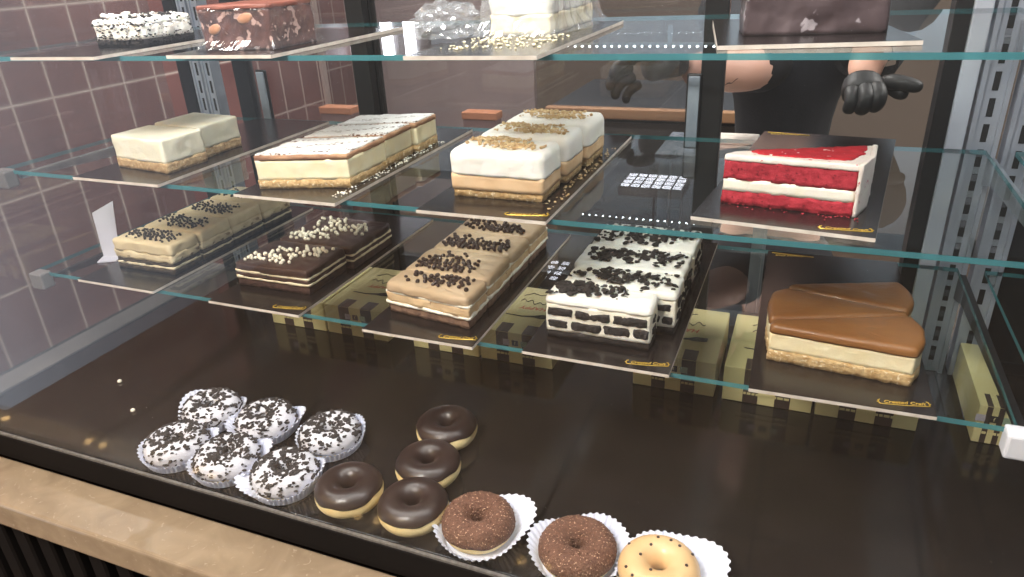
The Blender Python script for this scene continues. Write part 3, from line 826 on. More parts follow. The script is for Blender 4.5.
# cookies and cream slices
def cookies_slice(label, poly, seed, crumbs):
    L = [('cookie_base', .010, 'cookie', dict(amp=.0015, inset=.001)),
         ('cream_body', .037, 'whitecream', dict(amp=.0016, freq=60, rc=.004)),
         ('cream_top', .010, 'whitemousse', dict(amp=.0018, freq=50, rc=.007, top_r=.006, inset=-.0012, amp_t=.0025))]
    s, c, top = slice_of('cookies_and_cream_slice', label, 'cookies and cream slices', poly, bL, L, seed)
    # dark biscuit pieces showing on the front and right faces
    x0, x1 = poly[0][0] - c[0], poly[1][0] - c[0]
    y0, y1 = poly[0][1] - c[1], poly[2][1] - c[1]
    for row, z in enumerate((.0150, .0305)):
        x = x0 + rnd.uniform(.001, .004)
        while x < x1 - .012:
            w = rnd.uniform(.016, .044); w = min(w, x1 - .002 - x); zj = z + rnd.uniform(-.0012, .0012); zh = rnd.uniform(.0085, .0115)
            bm = loft(bmesh.new(), rect(x, x + w, y0 - .0022, y0 + .012), zj, zj + zh, rc=.003, amp=.0022, freq=230, step=.0018, top_r=.002, bot_r=.002, cap_rings=2, wav=.002, seed=int(x * 9e4) % 97)
            obj('biscuit_layer', bm, MT['cookie'], s, True); x += w + rnd.uniform(.0015, .005)
        y = y0 + .012
        while y < y1 - .012:
            w = min(rnd.uniform(.014, .026), y1 - .004 - y)
            bm = loft(bmesh.new(), rect(x1 - .012, x1 + .0020, y, y + w), z, z + rnd.uniform(.006, .010), rc=.003, amp=.002, freq=230, step=.002, top_r=.002, bot_r=.002, cap_rings=2, wav=.002, seed=int(y * 9e4) % 97)
            obj('biscuit_layer', bm, MT['cookie'], s, True); y += w + rnd.uniform(.004, .014)
    bm = bmesh.new()
    for (ox, oy, sx, sy, n, sz) in crumbs:
        for _ in range(n):
            x, y = rnd.gauss(ox, sx), rnd.gauss(oy, sy)
            if x0 + .004 < x < x1 - .004 and y0 + .003 < y < y1 - .003:
                chunk_mesh(bm, (x, y, top + rnd.uniform(.0005, .0045)), rnd.uniform(.45, 1.3) * sz, rnd, .6)
    tag(obj('cookie_crumbs', bm, MT['cookie'], s), kind='stuff')
cookies_slice('cookies and cream slice with cookie shards, frontmost with layered face', rect(-.272, -.142, .739, .784), 70,
              [(-.037, .003, .013, .010, 75, .0062), (.006, .006, .022, .009, 85, .0038)])
cookies_slice('cookies and cream slice, second from the front and jutting right', rect(-.264, -.121, .787, .845), 71,
              [(-.005, -.004, .030, .010, 95, .0048), (.035, .004, .016, .01, 50, .0034)])
cookies_slice('cookies and cream slice, third from the front', rect(-.269, -.123, .849, .920), 72,
              [(-.02, -.004, .026, .012, 110, .0048), (.035, .008, .02, .012, 90, .0042)])
cookies_slice('cookies and cream slice at the back of the row', rect(-.266, -.122, .924, 1.010), 73,
              [(-.01, -.005, .030, .02, 150, .0048), (.04, .012, .016, .012, 70, .0042)])
# caramel cheesecake wedges
L_ka = [('biscuit_base', .0135, 'biscuit2', dict(amp=.0018, rc=.004)),
        ('cream_filling', .0215, 'blonde', dict(amp=.001, freq=60, rc=.004, inset=.0006)),
        ('caramel_glaze', .0105, 'karamel', dict(amp=.0010, freq=40, rc=.006, top_r=.0055, inset=-.0006, amp_t=.0007, dome=.0008))]
slice_of('caramel_cheesecake_slice', 'caramel glazed cheesecake wedge in front showing its pale side', 'caramel cheesecake wedges',
         [(-.011, .762), (.136, .748), (.146, .776), (.147, .803), (.137, .831), (-.010, .778)], bL, L_ka, 80)
slice_of('caramel_cheesecake_slice', 'caramel glazed cheesecake wedge in the middle pointing right', 'caramel cheesecake wedges',
         [(-.012, .781), (.134, .834), (.133, .839), (.002, .869), (-.014, .855), (-.017, .825)], bL, L_ka, 81)
slice_of('caramel_cheesecake_slice', 'caramel glazed cheesecake wedge at the back with glossy rounded end', 'caramel cheesecake wedges',
         [(.003, .873), (.134, .842), (.143, .868), (.142, .898), (.130, .926), (.006, .882)], bL, L_ka, 82)

# ---- top shelf
s, c, top = slice_of('cookie_cake_slice', 'white and black crumbly cream cake at the top left', None, rect(-.950, -.858, .767, .862), bT,
                     [('cookie_base', .009, 'cookie', dict(amp=.002)),
                      ('cream_layer', .019, 'whitemousse', dict(amp=.003, freq=70, rc=.006)),
                      ('cream_top', .008, 'whitemousse', dict(amp=.003, freq=60, rc=.008, top_r=.004, amp_t=.006))], 90)
bm = bmesh.new()
for _ in range(170):
    chunk_mesh(bm, (rnd.uniform(-.042, .042), rnd.uniform(-.046, .046), top + rnd.uniform(-.001, .003)), rnd.uniform(.0015, .004), rnd, .7)
for _ in range(130):
    chunk_mesh(bm, (rnd.uniform(-.045, .045), -.0495, rnd.uniform(.003, .017) + rnd.choice((0, .016))), rnd.uniform(.001, .0026), rnd, .7)
for _ in range(130):
    chunk_mesh(bm, (.0455, rnd.uniform(-.045, .045), rnd.uniform(.002, .016) + rnd.choice((0, 0, .018))), rnd.uniform(.001, .0026), rnd, .7)
tag(obj('cookie_crumbs', bm, MT['cookie'], s), kind='stuff')
bm = bmesh.new()
for (x, y, r) in ((-.03, -.03, .006), (-.012, -.034, .007), (.0, -.02, .007), (.02, -.03, .004), (-.038, -.02, .005)):
    for _ in range(6): chunk_mesh(bm, (x + rnd.gauss(0, .004), y + rnd.gauss(0, .004), top + rnd.uniform(.001, .005)), r, rnd, .7)
obj('cream_blobs', bm, MT['whitemousse'], s, True)

s, c, top = slice_of('marbled_cake_slice', 'marbled brown cake with almonds wrapped in clear film', None, rect(-.714, -.606, .727, .815), bT,
                     [('marbled_body', .046, 'brownie', dict(amp=.0022, freq=60, rc=.004)),
                      ('cocoa_glaze', .0055, 'redglaze', dict(amp=.0022, freq=70, rc=.005, top_r=.002, inset=-.0012, amp_t=.001))], 92)
for (x, z, w, h) in ((-.030, .024, .010, .006), (.020, .036, .012, .006)):
    bm = bmesh.new(); bmesh.ops.create_uvsphere(bm, u_segments=14, v_segments=8, radius=1)
    for v in bm.verts: v.co = Vector((x + v.co.x * w, -.0452 + v.co.y * .0016, z + v.co.z * h + v.co.x * .002))
    obj('almond', bm, MT['almond'], s, True)

def film(label, x0, x1, y0, y1, z0, z1, amp, seed, name='cling_film', base_flare=.02, mat='film'):
    """crumpled clear film over a cake"""
    bm = bmesh.new()
    P = resample(rounded(rect(x0, x1, y0, y1), .008), .006); n = len(P)
    cx, cy = (x0 + x1) / 2, (y0 + y1) / 2
    rings = []
    zs = [0, .08, .2, .35, .5, .65, .8, .92, 1.0]
    for k, t in enumerate(zs):
        ring = []
        for i, p in enumerate(P):
            q = Vector((p.x, p.y, z0 + (z1 - z0) * t))
            d = (Vector((p.x - cx, p.y - cy))).normalized()
            fl = base_flare * max(0, 1 - t * 5) + amp * (.8 + nz3(q, 90, seed) + .6 * nz3(q, 220, seed + 3)) - (.004 if t == 1 else 0)
            ring.append(bm.verts.new((q.x + d.x * fl, q.y + d.y * fl, q.z + (amp * .7 * abs(nz3(q, 120, seed + 8)) if k else 0))))
        rings.append(ring)
    for a, b in zip(rings, rings[1:]):
        for i in range(n): bm.faces.new((a[i], a[(i + 1) % n], b[(i + 1) % n], b[i]))
    return tag(obj(name, bm, MT[mat], None, False), label, 'cling film')
film('clear film around the marbled brown cake', -.7155, -.6045, .7255, .8165, bT + .0006, bT + .049, .0013, 3, base_flare=.010, mat='film_tight')
# white cake in crumpled film
s, c, top = slice_of('white_cake_slice', 'tall white and yellow cake wrapped in crumpled film', None, rect(-.372, -.294, .842, 1.025), bT,
                     [('yellow_sponge', .022, 'vanilla', dict(amp=.002, rc=.006)),
                      ('white_cream', .05, 'whitemousse', dict(amp=.003, freq=40, rc=.01, top_r=.01))], 95)
film('crumpled clear film around the tall white cake', -.378, -.288, .836, 1.031, bT + .0006, bT + .074, .005, 5, base_flare=.016)
def film_wad(label, c, size, seed):
    bm = bmesh.new(); bmesh.ops.create_icosphere(bm, subdivisions=4, radius=1)
    for v in bm.verts:
        d = v.co.normalized()
        k = 1 + .5 * nz3(d, 2.2, seed) + .28 * abs(nz3(d, 6, seed + 2)) + .15 * nz3(d, 13, seed + 4)
        v.co = Vector((c[0] + d.x * size[0] * k, c[1] + d.y * size[1] * k, max(bT + .0008, c[2] + d.z * size[2] * k)))
    return tag(obj('cling_film', bm, MT['film']), label, 'cling film')
film_wad('loose wad of cling film left of the tall white cake', (-.425, .835, bT + .016), (.036, .04, .022), 4)
bm = bmesh.new()
for _ in range(170):
    chunk_mesh(bm, (rnd.uniform(-.375, -.26), rnd.uniform(.71, .835), bT + .001), rnd.uniform(.0008, .0026), rnd, .7)
tag(obj('cake_crumbs', bm, MT['vanilla']), 'yellowish crumbs on the board before the tall white cake', 'crumbs', kind='stuff')
# dark chocolate cake, top right
a = .15
def rp(u, v): return (-.087 + cos(a) * u - sin(a) * v, .726 + sin(a) * u + cos(a) * v)
s, c, top = slice_of('chocolate_cake_slice', 'big dark chocolate cake wrapped in film at the top right', None,
                     [rp(.026, .070), rp(.160, .066), rp(.164, .19), rp(.030, .196)], bT,
                     [('chocolate_body', .062, 'wrapchoc', dict(amp=.003, freq=50, rc=.006)),
                      ('chocolate_top', .008, 'choc', dict(amp=.003, freq=50, rc=.008, top_r=.004, amp_t=.002))], 97)

# ------------------------------------------------------------------ price tag holder
pt = thing('price_tag_holder', 'clear plastic price tag standee at the left end of the lower shelf', 'price tag holder', (-1.078, .785, ZL + .0005), .5)
mtag = pm('frosted_tag_plastic', (206, 206, 218), .3, (194, 194, 208), 20)
bm = bmesh.new()
vs = [bm.verts.new(p) for p in ((-.013, 0, .003), (.013, 0, .003), (.022, .012, .096), (-.016, .012, .078))]
vs2 = [bm.verts.new((v.co.x, v.co.y + .0015, v.co.z)) for v in vs]
bm.faces.new(vs); bm.faces.new(vs2[::-1])
for i in range(4): bm.faces.new((vs[i], vs[(i + 1) % 4], vs2[(i + 1) % 4], vs2[i]))
obj('tag_panel', bm, mtag, pt)
obj('tag_foot', bx(-.016, .016, -.022, .010, 0, .003, bev=.001), mtag, pt)

# ------------------------------------------------------------------ striped cake boxes on the deck
def carton(label, x0, x1, y0, seed, dy=.172, h=.058):
    r = random.Random(seed)
    w = x1 - x0; cx = (x0 + x1) / 2
    b = thing('cake_carton', label, 'cake box', (cx, y0, ZD + .0006), 0, 'striped cake boxes')
    obj('carton_body', bx(-w / 2, w / 2, 0, dy, 0, h, bev=.0012), MT['carton'], b)
    st = bmesh.new()
    for (u0, u1) in ((.235, .405), (.595, .765)):
        box(st, -w / 2 + w * u0, -w / 2 + w * u1, -.0006, .0, .001, h - .001)
        box(st, -w / 2 + w * u0, -w / 2 + w * u1, -.0006, .030, h, h + .0005)
    obj('dark_stripes', st, MT['cartondark'], b)
    # small lines of print, a contact panel
    pr = bmesh.new()
    for row, (z, hw) in enumerate(((.024, .33), (.0155, .26))):
        x = -w * hw
        while x < w * hw:
            l = r.uniform(.003, .008); box(pr, x, x + l, -.0014, -.0007, z, z + .0035); x += l + .0014
    obj('print_lines', pr, MT['carton'], b)
    ic = bmesh.new(); box(ic, -.0055, .0055, -.0016, -.0007, .0345, .0445, bev=.0002)
    io = obj('icon', ic, MT['ink'], b)
    text_mesh('icon_letter', 'f', .008, MT['carton'], io, (0, -.0018, .0395), (pi / 2, 0, 0), 0, .0001)
    obj('icon', bx(-.021, -.010, -.0016, -.0007, .0345, .0445), MT['icon_pink'], b)
    obj('icon', bx(.010, .021, -.0016, -.0007, .0345, .0445), MT['icon_green'], b)
    if w < .06: return b
    # lid print: fork drawing, red word, black script
    fk = bmesh.new()
    tube(fk, [(-.040, .060, h + .0008), (-.01, .058, h + .0008), (.012, .062, h + .0008)], [.0008, .0011, .0022], 5)
    for k in (-1, 0, 1): tube(fk, [(.012, .062 + k * .002, h + .0008), (.022, .064 + k * .005, h + .0008), (.040, .066 + k * .004, h + .0008)], .0012, 5)
    obj('fork_drawing', fk, MT['ink'], b)
    text_mesh('red_lettering', 'HAPPY', .016, MT['redink'], b, (0, .092, h + .0003), (0, 0, pi), .2)
    sq = bmesh.new(); pts = []
    for k in range(40):
        t = k / 39; pts.append((-.032 + .062 * t, .114 + .005 * sin(t * 25) + .004 * sin(t * 9), h + .0008))
    tube(sq, pts, .0007, 4); tube(sq, [(-.034, .135, h + .0008), (-.02, .148, h + .0008), (-.005, .142, h + .0008), (.012, .150, h + .0008)], .0007, 4)
    obj('script_drawing', sq, MT['ink'], b)
    return b
names = ['leftmost of the row, under the dark chocolate slices', 'second from the left in the row', 'under the front of the mocha slices', 'just left of the cookies and cream slices',
         'right of the cookies and cream slices', 'left half under the caramel wedges', 'right half under the caramel wedges', 'at the far right end beyond the caramel wedges']
xs = [(-.900, -.778), (-.774, -.645), (-.594, -.468), (-.464, -.337), (-.204, -.081), (-.069, .055), (.060, .189), (.254, .292)]
for i, (x0, x1) in enumerate(xs):
    carton('cream and brown striped cake box, ' + names[i], x0, x1, .939, i)

# ------------------------------------------------------------------ doughnuts
def torus_patch(bm, Rm, ax, az, t0, t1, zc, off=0.0, nu=64, nv=18, wav=0.0, seed=0, closed=False):
    """part of a squashed ring; v angle from t0 (outer bottom) over the top to t1 (inner side)"""
    rings = []
    for i in range(nu):
        u = 2 * pi * i / nu
        w = wav * noise.noise(Vector((cos(u) * 2 + seed, sin(u) * 2, seed * 3.3)))
        ring = []
        for j in range(nv + (0 if closed else 1)):
            t = t0 + w * (1 - j / nv) + (t1 - t0 - w * (1 - j / nv)) * j / nv
            k = 1 + .03 * noise.noise(Vector((cos(u) * 1.5 + seed, sin(u) * 1.5, t)))
            rr = Rm + (ax * k + off) * cos(t)
            ring.append(bm.verts.new((rr * cos(u), rr * sin(u), zc + (az + off) * sin(t))))
        rings.append(ring)
    m = len(rings[0])
    for i in range(nu):
        a, b = rings[i], rings[(i + 1) % nu]
        for j in range(m if closed else m - 1):
            bm.faces.new((a[j], b[j], b[(j + 1) % m], a[(j + 1) % m]))
    return bm

def cup_mesh(r0, r1, h, seed, flutes=44, tilt=(0, 0), lobes=()):
    """fluted paper cup: flat base, pleated wall; lobes = (angle, extra radius, extra height)"""
    bm = bmesh.new()
    nu = flutes * 4
    prof = [(0.0, 0), (.5, 0), (1, 0), (1.06, .18), (1.12, .45), (1.2, .75), (1.28, 1)]
    rings = []
    for pi_, (f, hz) in enumerate(prof):
        if pi_ == 0: continue
        ring = []
        for i in range(nu):
            u = 2 * pi * i / nu
            ex = eh = 0
            for (a, er, e2) in lobes:
                k = max(0, cos(u - a)) ** 4; ex += er * k; eh += e2 * k
            rim = max(0, (f - 1) / .28)
            rr = r0 * min(f, 1) + (r1 - r0 + ex) * rim
            rr += (.0012 * (1 if (i % 4) < 2 else -1)) * (1 if pi_ > 2 else 0) * min(1, rim * 3 + .2)
            ring.append(bm.verts.new((rr * cos(u), rr * sin(u), .0004 + (h + eh) * hz)))
        rings.append(ring)
    for a, b in zip(rings, rings[1:]):
        for i in range(nu): bm.faces.new((a[i], a[(i + 1) % nu], b[(i + 1) % nu], b[i]))
    bm.faces.new(rings[0][::-1])
    return bm

def add_thick(o, t):
    m = o.modifiers.new('paper', 'SOLIDIFY'); m.thickness = t; m.offset = -1

def doughnut(label, group, x, y, z, kind, seed, rz=0.0, sc=1.0, tilt=(0, 0)):
    rn = random.Random(seed)
    d = thing('doughnut', label, 'doughnut', (x, y, z), rz, group)
    d.rotation_euler = (tilt[0], tilt[1], rz); d.scale = (sc, sc, sc)
    Rm, ax, az, zc = .0268, .0180, .0185, .0185
    obj('dough_ring', torus_patch(bmesh.new(), Rm, ax, az, -pi, pi, zc, closed=True, nv=24, seed=seed), MT['dough'], d, True)
    m = {'choc': 'ganache', 'cookie': 'icing', 'cocoa': 'cocoadust', 'toffee': 'toffee'}[kind]
    t0 = {'choc': .30, 'cookie': -.45, 'cocoa': -.10, 'toffee': .0}[kind]
    g = obj('icing', torus_patch(bmesh.new(), Rm, ax, az, t0, pi + .75, zc, off=.0009, wav=.22, seed=seed, nv=22), MT[m], d, True)
    sm = g.modifiers.new('thick', 'SOLIDIFY'); sm.thickness = .0011; sm.offset = -1
    if kind == 'cookie':
        bm = bmesh.new()
        m = 0
        while m < 430:
            u = rn.uniform(0, 2 * pi); t = rn.uniform(-.25, 3.0)
            if noise.noise(Vector((cos(u) * 2.2 + seed, sin(u) * 2.2, t * 1.8))) < rn.uniform(-.45, .12): continue
            m += 1
            rr = Rm + (ax + .001) * cos(t)
            chunk_mesh(bm, (rr * cos(u), rr * sin(u), zc + (az + .0012) * sin(t)), rn.uniform(.0016, .0050), rn, .5)
        tag(obj('cookie_crumbs', bm, MT['cookie'], d), kind='stuff')
    if kind == 'cocoa':
        bm = bmesh.new()
        for _ in range(500):
            u = rn.uniform(0, 2 * pi); t = rn.uniform(.0, 3.3)
            rr = Rm + (ax + .001) * cos(t)
            chunk_mesh(bm, (rr * cos(u), rr * sin(u), zc + (az + .001) * sin(t)), rn.uniform(.0007, .0015), rn, .9)
        tag(obj('cocoa_sprinkles', bm, MT['cocoadust'], d), kind='stuff')
    if kind == 'toffee':
        me = bead_mesh('chocolate_chip', .0022, MT['chip'], .7, 1)
        for k in range(14):
            u = 2 * pi * k / 14 + rn.uniform(-.15, .15); t = rn.choice((.9, 1.4, 1.9))
            rr = Rm + (ax + .001) * cos(t)
            o = bpy.data.objects.new('chocolate_chip', me); o.location = (rr * cos(u), rr * sin(u), zc + (az + .0012) * sin(t)); link(o, d)
    return d

def cup(label, x, y, seed, lobes, r1=.0455, h=.013, rz=0, group='white paper cups'):
    o = obj('paper_cup', cup_mesh(.0405, r1, h, seed, lobes=lobes), MT['paper'], None, False)
    o.location = (x, y, ZD + .0006); o.rotation_euler = (0, 0, rz)
    add_thick(o, .0004)
    return tag(o, label, 'paper cup', group)

ck = [(-.778, .650, 'back left of the six'), (-.680, .653, 'back row, second from the left'), (-.569, .656, 'rightmost of the back row'),
      (-.763, .566, 'front left of the six'), (-.673, .566, 'front row, middle'), (-.576, .565, 'front row, beside the chocolate ones')]
lob = [[(2.9, .010, .016), (.4, .006, .014)], [(.35, .014, .018), (3.6, .010, .010)], [(1.0, .004, .012), (3.2, .004, .008)],
       [(.45, .014, .018), (3.5, .006, .008)], [(.5, .016, .018), (3.7, .006, .006)], [(3.5, .020, .004), (.3, .008, .018)]]
for i, (x, y, w) in enumerate(ck):
    cup('white fluted paper cup holding the cookie topped doughnut, ' + w, x, y, i, lob[i])
    doughnut('white iced doughnut covered in black cookie crumbs, ' + w, 'cookie topped doughnuts', x, y, ZD + .0016, 'cookie', 100 + i, rz=i, sc=.93)
cc = [(-.418, .720, 'at the back of the four'), (-.405, .640, 'in front of the rearmost'), (-.478, .566, 'at the left front, near the glass'), (-.386, .566, 'at the right front, near the glass')]
for i, (x, y, w) in enumerate(cc):
    doughnut('glossy dark chocolate doughnut with pale base, ' + w, 'chocolate doughnuts', x, y, ZD + .0006, 'choc', 200 + i, rz=i * 1.3, sc=.96)
for i, (x, y, w) in enumerate([(-.300, .567, 'left, with a pointed paper corner'), (-.179, .566, 'right, half cut by the picture edge')]):
    cup('white paper cup under the cocoa sprinkled doughnut, ' + w, x, y, 20 + i, [(.7, .022, .010), (3.3, .006, .006), (5.3, .010, .004)] if i == 0 else [(1.2, .008, .012), (3, .010, .010), (.2, .010, .010)], r1=.048)
    doughnut('cocoa sprinkled milk chocolate doughnut, ' + w, 'cocoa sprinkled doughnuts', x, y, ZD + .0016, 'cocoa', 300 + i, rz=.5, sc=.95)
cup('white paper cup under the toffee doughnut at the bottom', -.084, .566, 30, [(.6, .022, .012), (2.0, .006, .008)], r1=.050)
doughnut('toffee iced doughnut with small chocolate chips', None, -.089, .566, ZD + .0016, 'toffee', 400, sc=.95)

# stray pearls on the deck
for (x, y, w) in ((-1.012, .683, 'farther back'), (-.919, .626, 'nearer the doughnuts')):
    o = bpy.data.objects.new('sugar_pearl', bead_p); o.location = (x, y, ZD + .0027); link(o)
    o.scale = (1.2, 1.2, 1.0)
    tag(o, 'single white sugar pearl dropped on the black deck, ' + w, 'sugar pearl')

# ------------------------------------------------------------------ behind the case
ct = thing('back_counter', 'dark work counter with a brown wooden edge behind the case', 'counter', (-.6, 2.25, 0))
obj('counter_body', bx(-.10, .62, -.22, .25, 0, 1.06), pm('counter_steel_front', (92, 86, 82), .35, (78, 72, 68), 6, metal=.3), ct)
obj('counter_edge', bx(-.12, .64, -.25, -.22, 1.075, 1.105, bev=.003), MT['wood'], ct)
obj('counter_top', bx(-.12, .64, -.22, .27, 1.06, 1.10, bev=.003), MT['blackmatte'], ct)
sd = thing('side_table', 'long dark table behind the case carrying the orange lidded boxes', 'table', (-1.2, 2.02, 0))
obj('table_top', bx(-.42, .42, -.17, .17, .91, .938, bev=.003), MT['blackmatte'], sd)
for sx in (-1, 1):
    for sy in (-1, 1): obj('leg', bx(sx * .39 - .015, sx * .39 + .015, sy * .14 - .015, sy * .14 + .015, 0, .91), MT['steel2'], sd)
for i, (x, y, w, where) in enumerate(((-1.445, 2.0, .12, 'near the end of the tiled wall'), (-.925, 2.0, .11, 'left of the nut topped slices'))):
    k = thing('cardboard_box', 'brown cardboard box with an orange lid, ' + where, 'box', (x, y, .9385), 0, 'orange lidded boxes')
    obj('box_body', bx(-w / 2, w / 2, -.022, .022, 0, .125, bev=.002), MT['kraft'], k)
    obj('lid', bx(-w / 2 - .003, w / 2 + .003, -.025, .025, .125, .147, bev=.002), MT['kraftlid'], k)
for i in range(2):
    o = obj('cake_board', bx(-.055, .055, -.035, .035, 0, .005, bev=.001), MT['board_edge'])
    o.location = (-.137, 1.41, 1.1685 + i * .0075)
    tag(o, 'plain cream cake board lying %s behind the red velvet slice' % ('underneath' if i == 0 else 'on top of another'), 'cake board', 'spare cream cake boards')
sh = thing('serving_trolley', 'narrow steel trolley holding spare cream boards behind the case', 'trolley', (-.137, 1.40, 0))
obj('trolley_top', bx(-.12, .10, -.09, .09, 1.154, 1.168, bev=.002), MT['steel2'], sh)
for sx in (-1, 1):
    for sy in (-1, 1): obj('leg', bx(sx * .09 - .022, sx * .09 - .002, sy * .075 - .01, sy * .075 + .01, 0, 1.154), MT['steel2'], sh)
# far lamps
fx = thing('tube_lamp', 'three upright white light tubes on the far back panel', 'lamp', (-2.33, 3.80, 1.70))
obj('backplate', bx(-.26, .26, 0, .03, -.13, .2), MT['frame_grey'], fx)
for k in (-1, 0, 1):
    obj('light_tube', bx(-.03 + k * .15, .03 + k * .15, -.03, 0, -.10, .17, bev=.004), MT['tube'], fx)
for (x, y, z, w, d, lab) in ((-.68, 3.5, 2.06, .16, .12, 'square pendant lamp hanging over the taupe wall'), (-1.40, 3.6, 2.32, .2, .14, 'square pendant lamp hanging farther left')):
    k = thing('pendant_lamp', lab, 'lamp', (x, y, z), 0)
    obj('lamp_shade', bx(-w, w, -d, d, .004, .05, bev=.004), MT['frame_grey'], k)
    bm = bmesh.new()
    for i in range(6):
        for j in range(4): box(bm, -w + .03 + i * (2 * w - .06) / 5 - .02, -w + .03 + i * (2 * w - .06) / 5 + .02, -d + .03 + j * (2 * d - .06) / 3 - .018, -d + .03 + j * (2 * d - .06) / 3 + .018, 0, .004)
    obj('led_array', bm, MT['panel'], k)
    bm = bmesh.new(); tube(bm, [(0, 0, .05), (0, 0, 2.6 - z)], .006); obj('rod', bm, MT['blackmatte'], k)
# ceiling panels, customer side spot row
for i, (x, y) in enumerate(((-2.6, .3), (-.6, -.5), (1.2, -.5), (-1.0, 1.75), (1.2, 1.75))):
    o = thing('ceiling_light', 'square white ceiling light panel, number %d from the entrance' % (i + 1), 'light', (x, y, 2.6), 0, 'ceiling light panels')
    o['label'] = 'square white light panel set into the ceiling'
    obj('light_frame', bx(-.32, .32, -.32, .32, -.02, -.0005, bev=.002), MT['frame_grey'], o)
    obj('diffuser', bx(-.3, .3, -.3, .3, -.024, -.0205), MT['panelback'], o)
for i, (xx) in enumerate((-4.26, -3.47, -2.70, -1.72, -.90)):
    for k in (0, 1):
        o = thing('spot_lamp', 'small warm downlight in the ceiling before the case', 'lamp', (xx + k * .11, -1.02, 2.6), 0, 'warm ceiling downlights')
        bm = bmesh.new(); tube(bm, [(0, 0, -.0005), (0, 0, -.06)], .042, 16); obj('lamp_housing', bm, MT['blackmatte'], o)
        bm = bmesh.new(); tube(bm, [(0, 0, -.0605), (0, 0, -.064)], .022, 16); obj('lamp_glass', bm, MT['warm'], o)

# ------------------------------------------------------------------ the person behind the case
def skin_obj(name, V, E, mat, parent, sub=2, root=0):
    """V = [(x, y, z, rx[, ry])]"""
    me = bpy.data.meshes.new(name)
    me.from_pydata([v[:3] for v in V], E, [])
    me.materials.append(mat)
    o = bpy.data.objects.new(name, me); link(o, parent)
    md = o.modifiers.new('skin', 'SKIN'); md.use_smooth_shade = True
    if not me.skin_vertices: me.skin_vertices.new(name='')
    for i, v in enumerate(V):
        s = me.skin_vertices[0].data[i]
        s.radius = (v[3], v[4] if len(v) > 4 else v[3]); s.use_root = (i == root)
    sd = o.modifiers.new('sub', 'SUBSURF'); sd.levels = sub; sd.render_levels = sub
    return o
def chain(n, start=0): return [(i, i + 1) for i in range(start, start + n - 1)]
PX, PY = -.052, 1.70
per = thing('person', 'person in black with black gloves standing behind the case, pointing at the cakes', 'person', (PX, PY, 0))
def W(x, y, z, *r): return (x - PX, y - PY, z, *r)
# whole body, skin coloured
V = [W(PX, PY, .95, .078, .070), W(PX, PY, 1.10, .070, .065), W(PX, PY - .01, 1.26, .090, .075), W(PX, PY - .01, 1.36, .080, .066), W(PX, PY - .01, 1.45, .040, .042),
     W(PX, PY - .03, 1.53, .052, .058), W(PX, PY - .035, 1.60, .075, .085), W(PX, PY - .03, 1.67, .05, .055),
     W(PX + .15, PY - .01, 1.375, .048), W(.150, 1.47, 1.455, .040), W(.098, 1.345, 1.386, .036), W(.074, 1.275, 1.343, .028), W(.071, 1.236, 1.314, .025),
     W(PX - .15, PY - .02, 1.375, .048), W(-.080, 1.49, 1.300, .046), W(-.145, 1.42, 1.303, .045), W(-.222, 1.36, 1.312, .030),
     W(PX + .085, PY, .84, .060), W(PX + .09, PY - .01, .50, .050), W(PX + .09, PY + .02, .09, .038), W(PX + .095, PY - .12, .04, .034),
     W(PX - .085, PY, .84, .060), W(PX - .09, PY - .01, .50, .050), W(PX - .09, PY + .02, .09, .038), W(PX - .095, PY - .12, .04, .034)]
E = [(0, 1), (1, 2), (2, 3), (3, 4), (4, 5), (5, 6), (6, 7), (3, 8), (8, 9), (9, 10), (10, 11), (11, 12), (3, 13), (13, 14), (14, 15), (15, 16),
     (0, 17), (17, 18), (18, 19), (19, 20), (0, 21), (21, 22), (22, 23), (23, 24)]
body = skin_obj('body', V, E, MT['skin'], per)
bm = bmesh.new()      # small tattoo line on the right forearm
row = []
for k in range(25):
    t = k / 24
    x, z = -.165 + .048 * t, 1.277 + .010 * t + .0022 * sin(t * 15)
    w = .0006 + .0006 * abs(sin(t * 9))
    row.append((bm.verts.new(W(x, 1.375, z - w)), bm.verts.new(W(x, 1.375, z + w))))
for a_, b_ in zip(row, row[1:]): bm.faces.new((a_[0], b_[0], b_[1], a_[1]))
tt = obj('tattoo', bm, MT['ink'], per)
md = tt.modifiers.new('wrap', 'SHRINKWRAP'); md.target = body; md.wrap_method = 'NEAREST_SURFACEPOINT'; md.wrap_mode = 'ABOVE_SURFACE'; md.offset = .0008
# black shirt: torso, left sleeve to the wrist with a loose cuff, right sleeve to the elbow
V = [W(PX, PY, .90, .125, .11), W(PX, PY, 1.08, .100, .092), W(PX, PY - .01, 1.25, .118, .102), W(PX, PY - .01, 1.37, .108, .09), W(PX, PY - .01, 1.446, .062, .060),
     W(PX + .155, PY - .01, 1.375, .060), W(.150, 1.475, 1.455, .054), W(.110, 1.375, 1.408, .050), W(.078, 1.288, 1.357, .049),
     W(PX - .155, PY - .02, 1.375, .060), W(PX - .10, PY - .10, 1.345, .058), W(-.070, 1.505, 1.300, .058), W(-.134, 1.433, 1.302, .056)]
E = [(0, 1), (1, 2), (2, 3), (3, 4), (3, 5), (5, 6), (6, 7), (7, 8), (3, 9), (9, 10), (10, 11), (11, 12)]
skin_obj('shirt', V, E, MT['cloth'], per)
bm = bmesh.new()   # loose left cuff ring
import mathutils
d = Vector((.067 - .098, 1.27 - 1.345, 1.348 - 1.392)).normalized()
q = d.to_track_quat('Z', 'Y').to_matrix()
c0 = Vector((.0755 - PX, 1.281 - PY, 1.350))
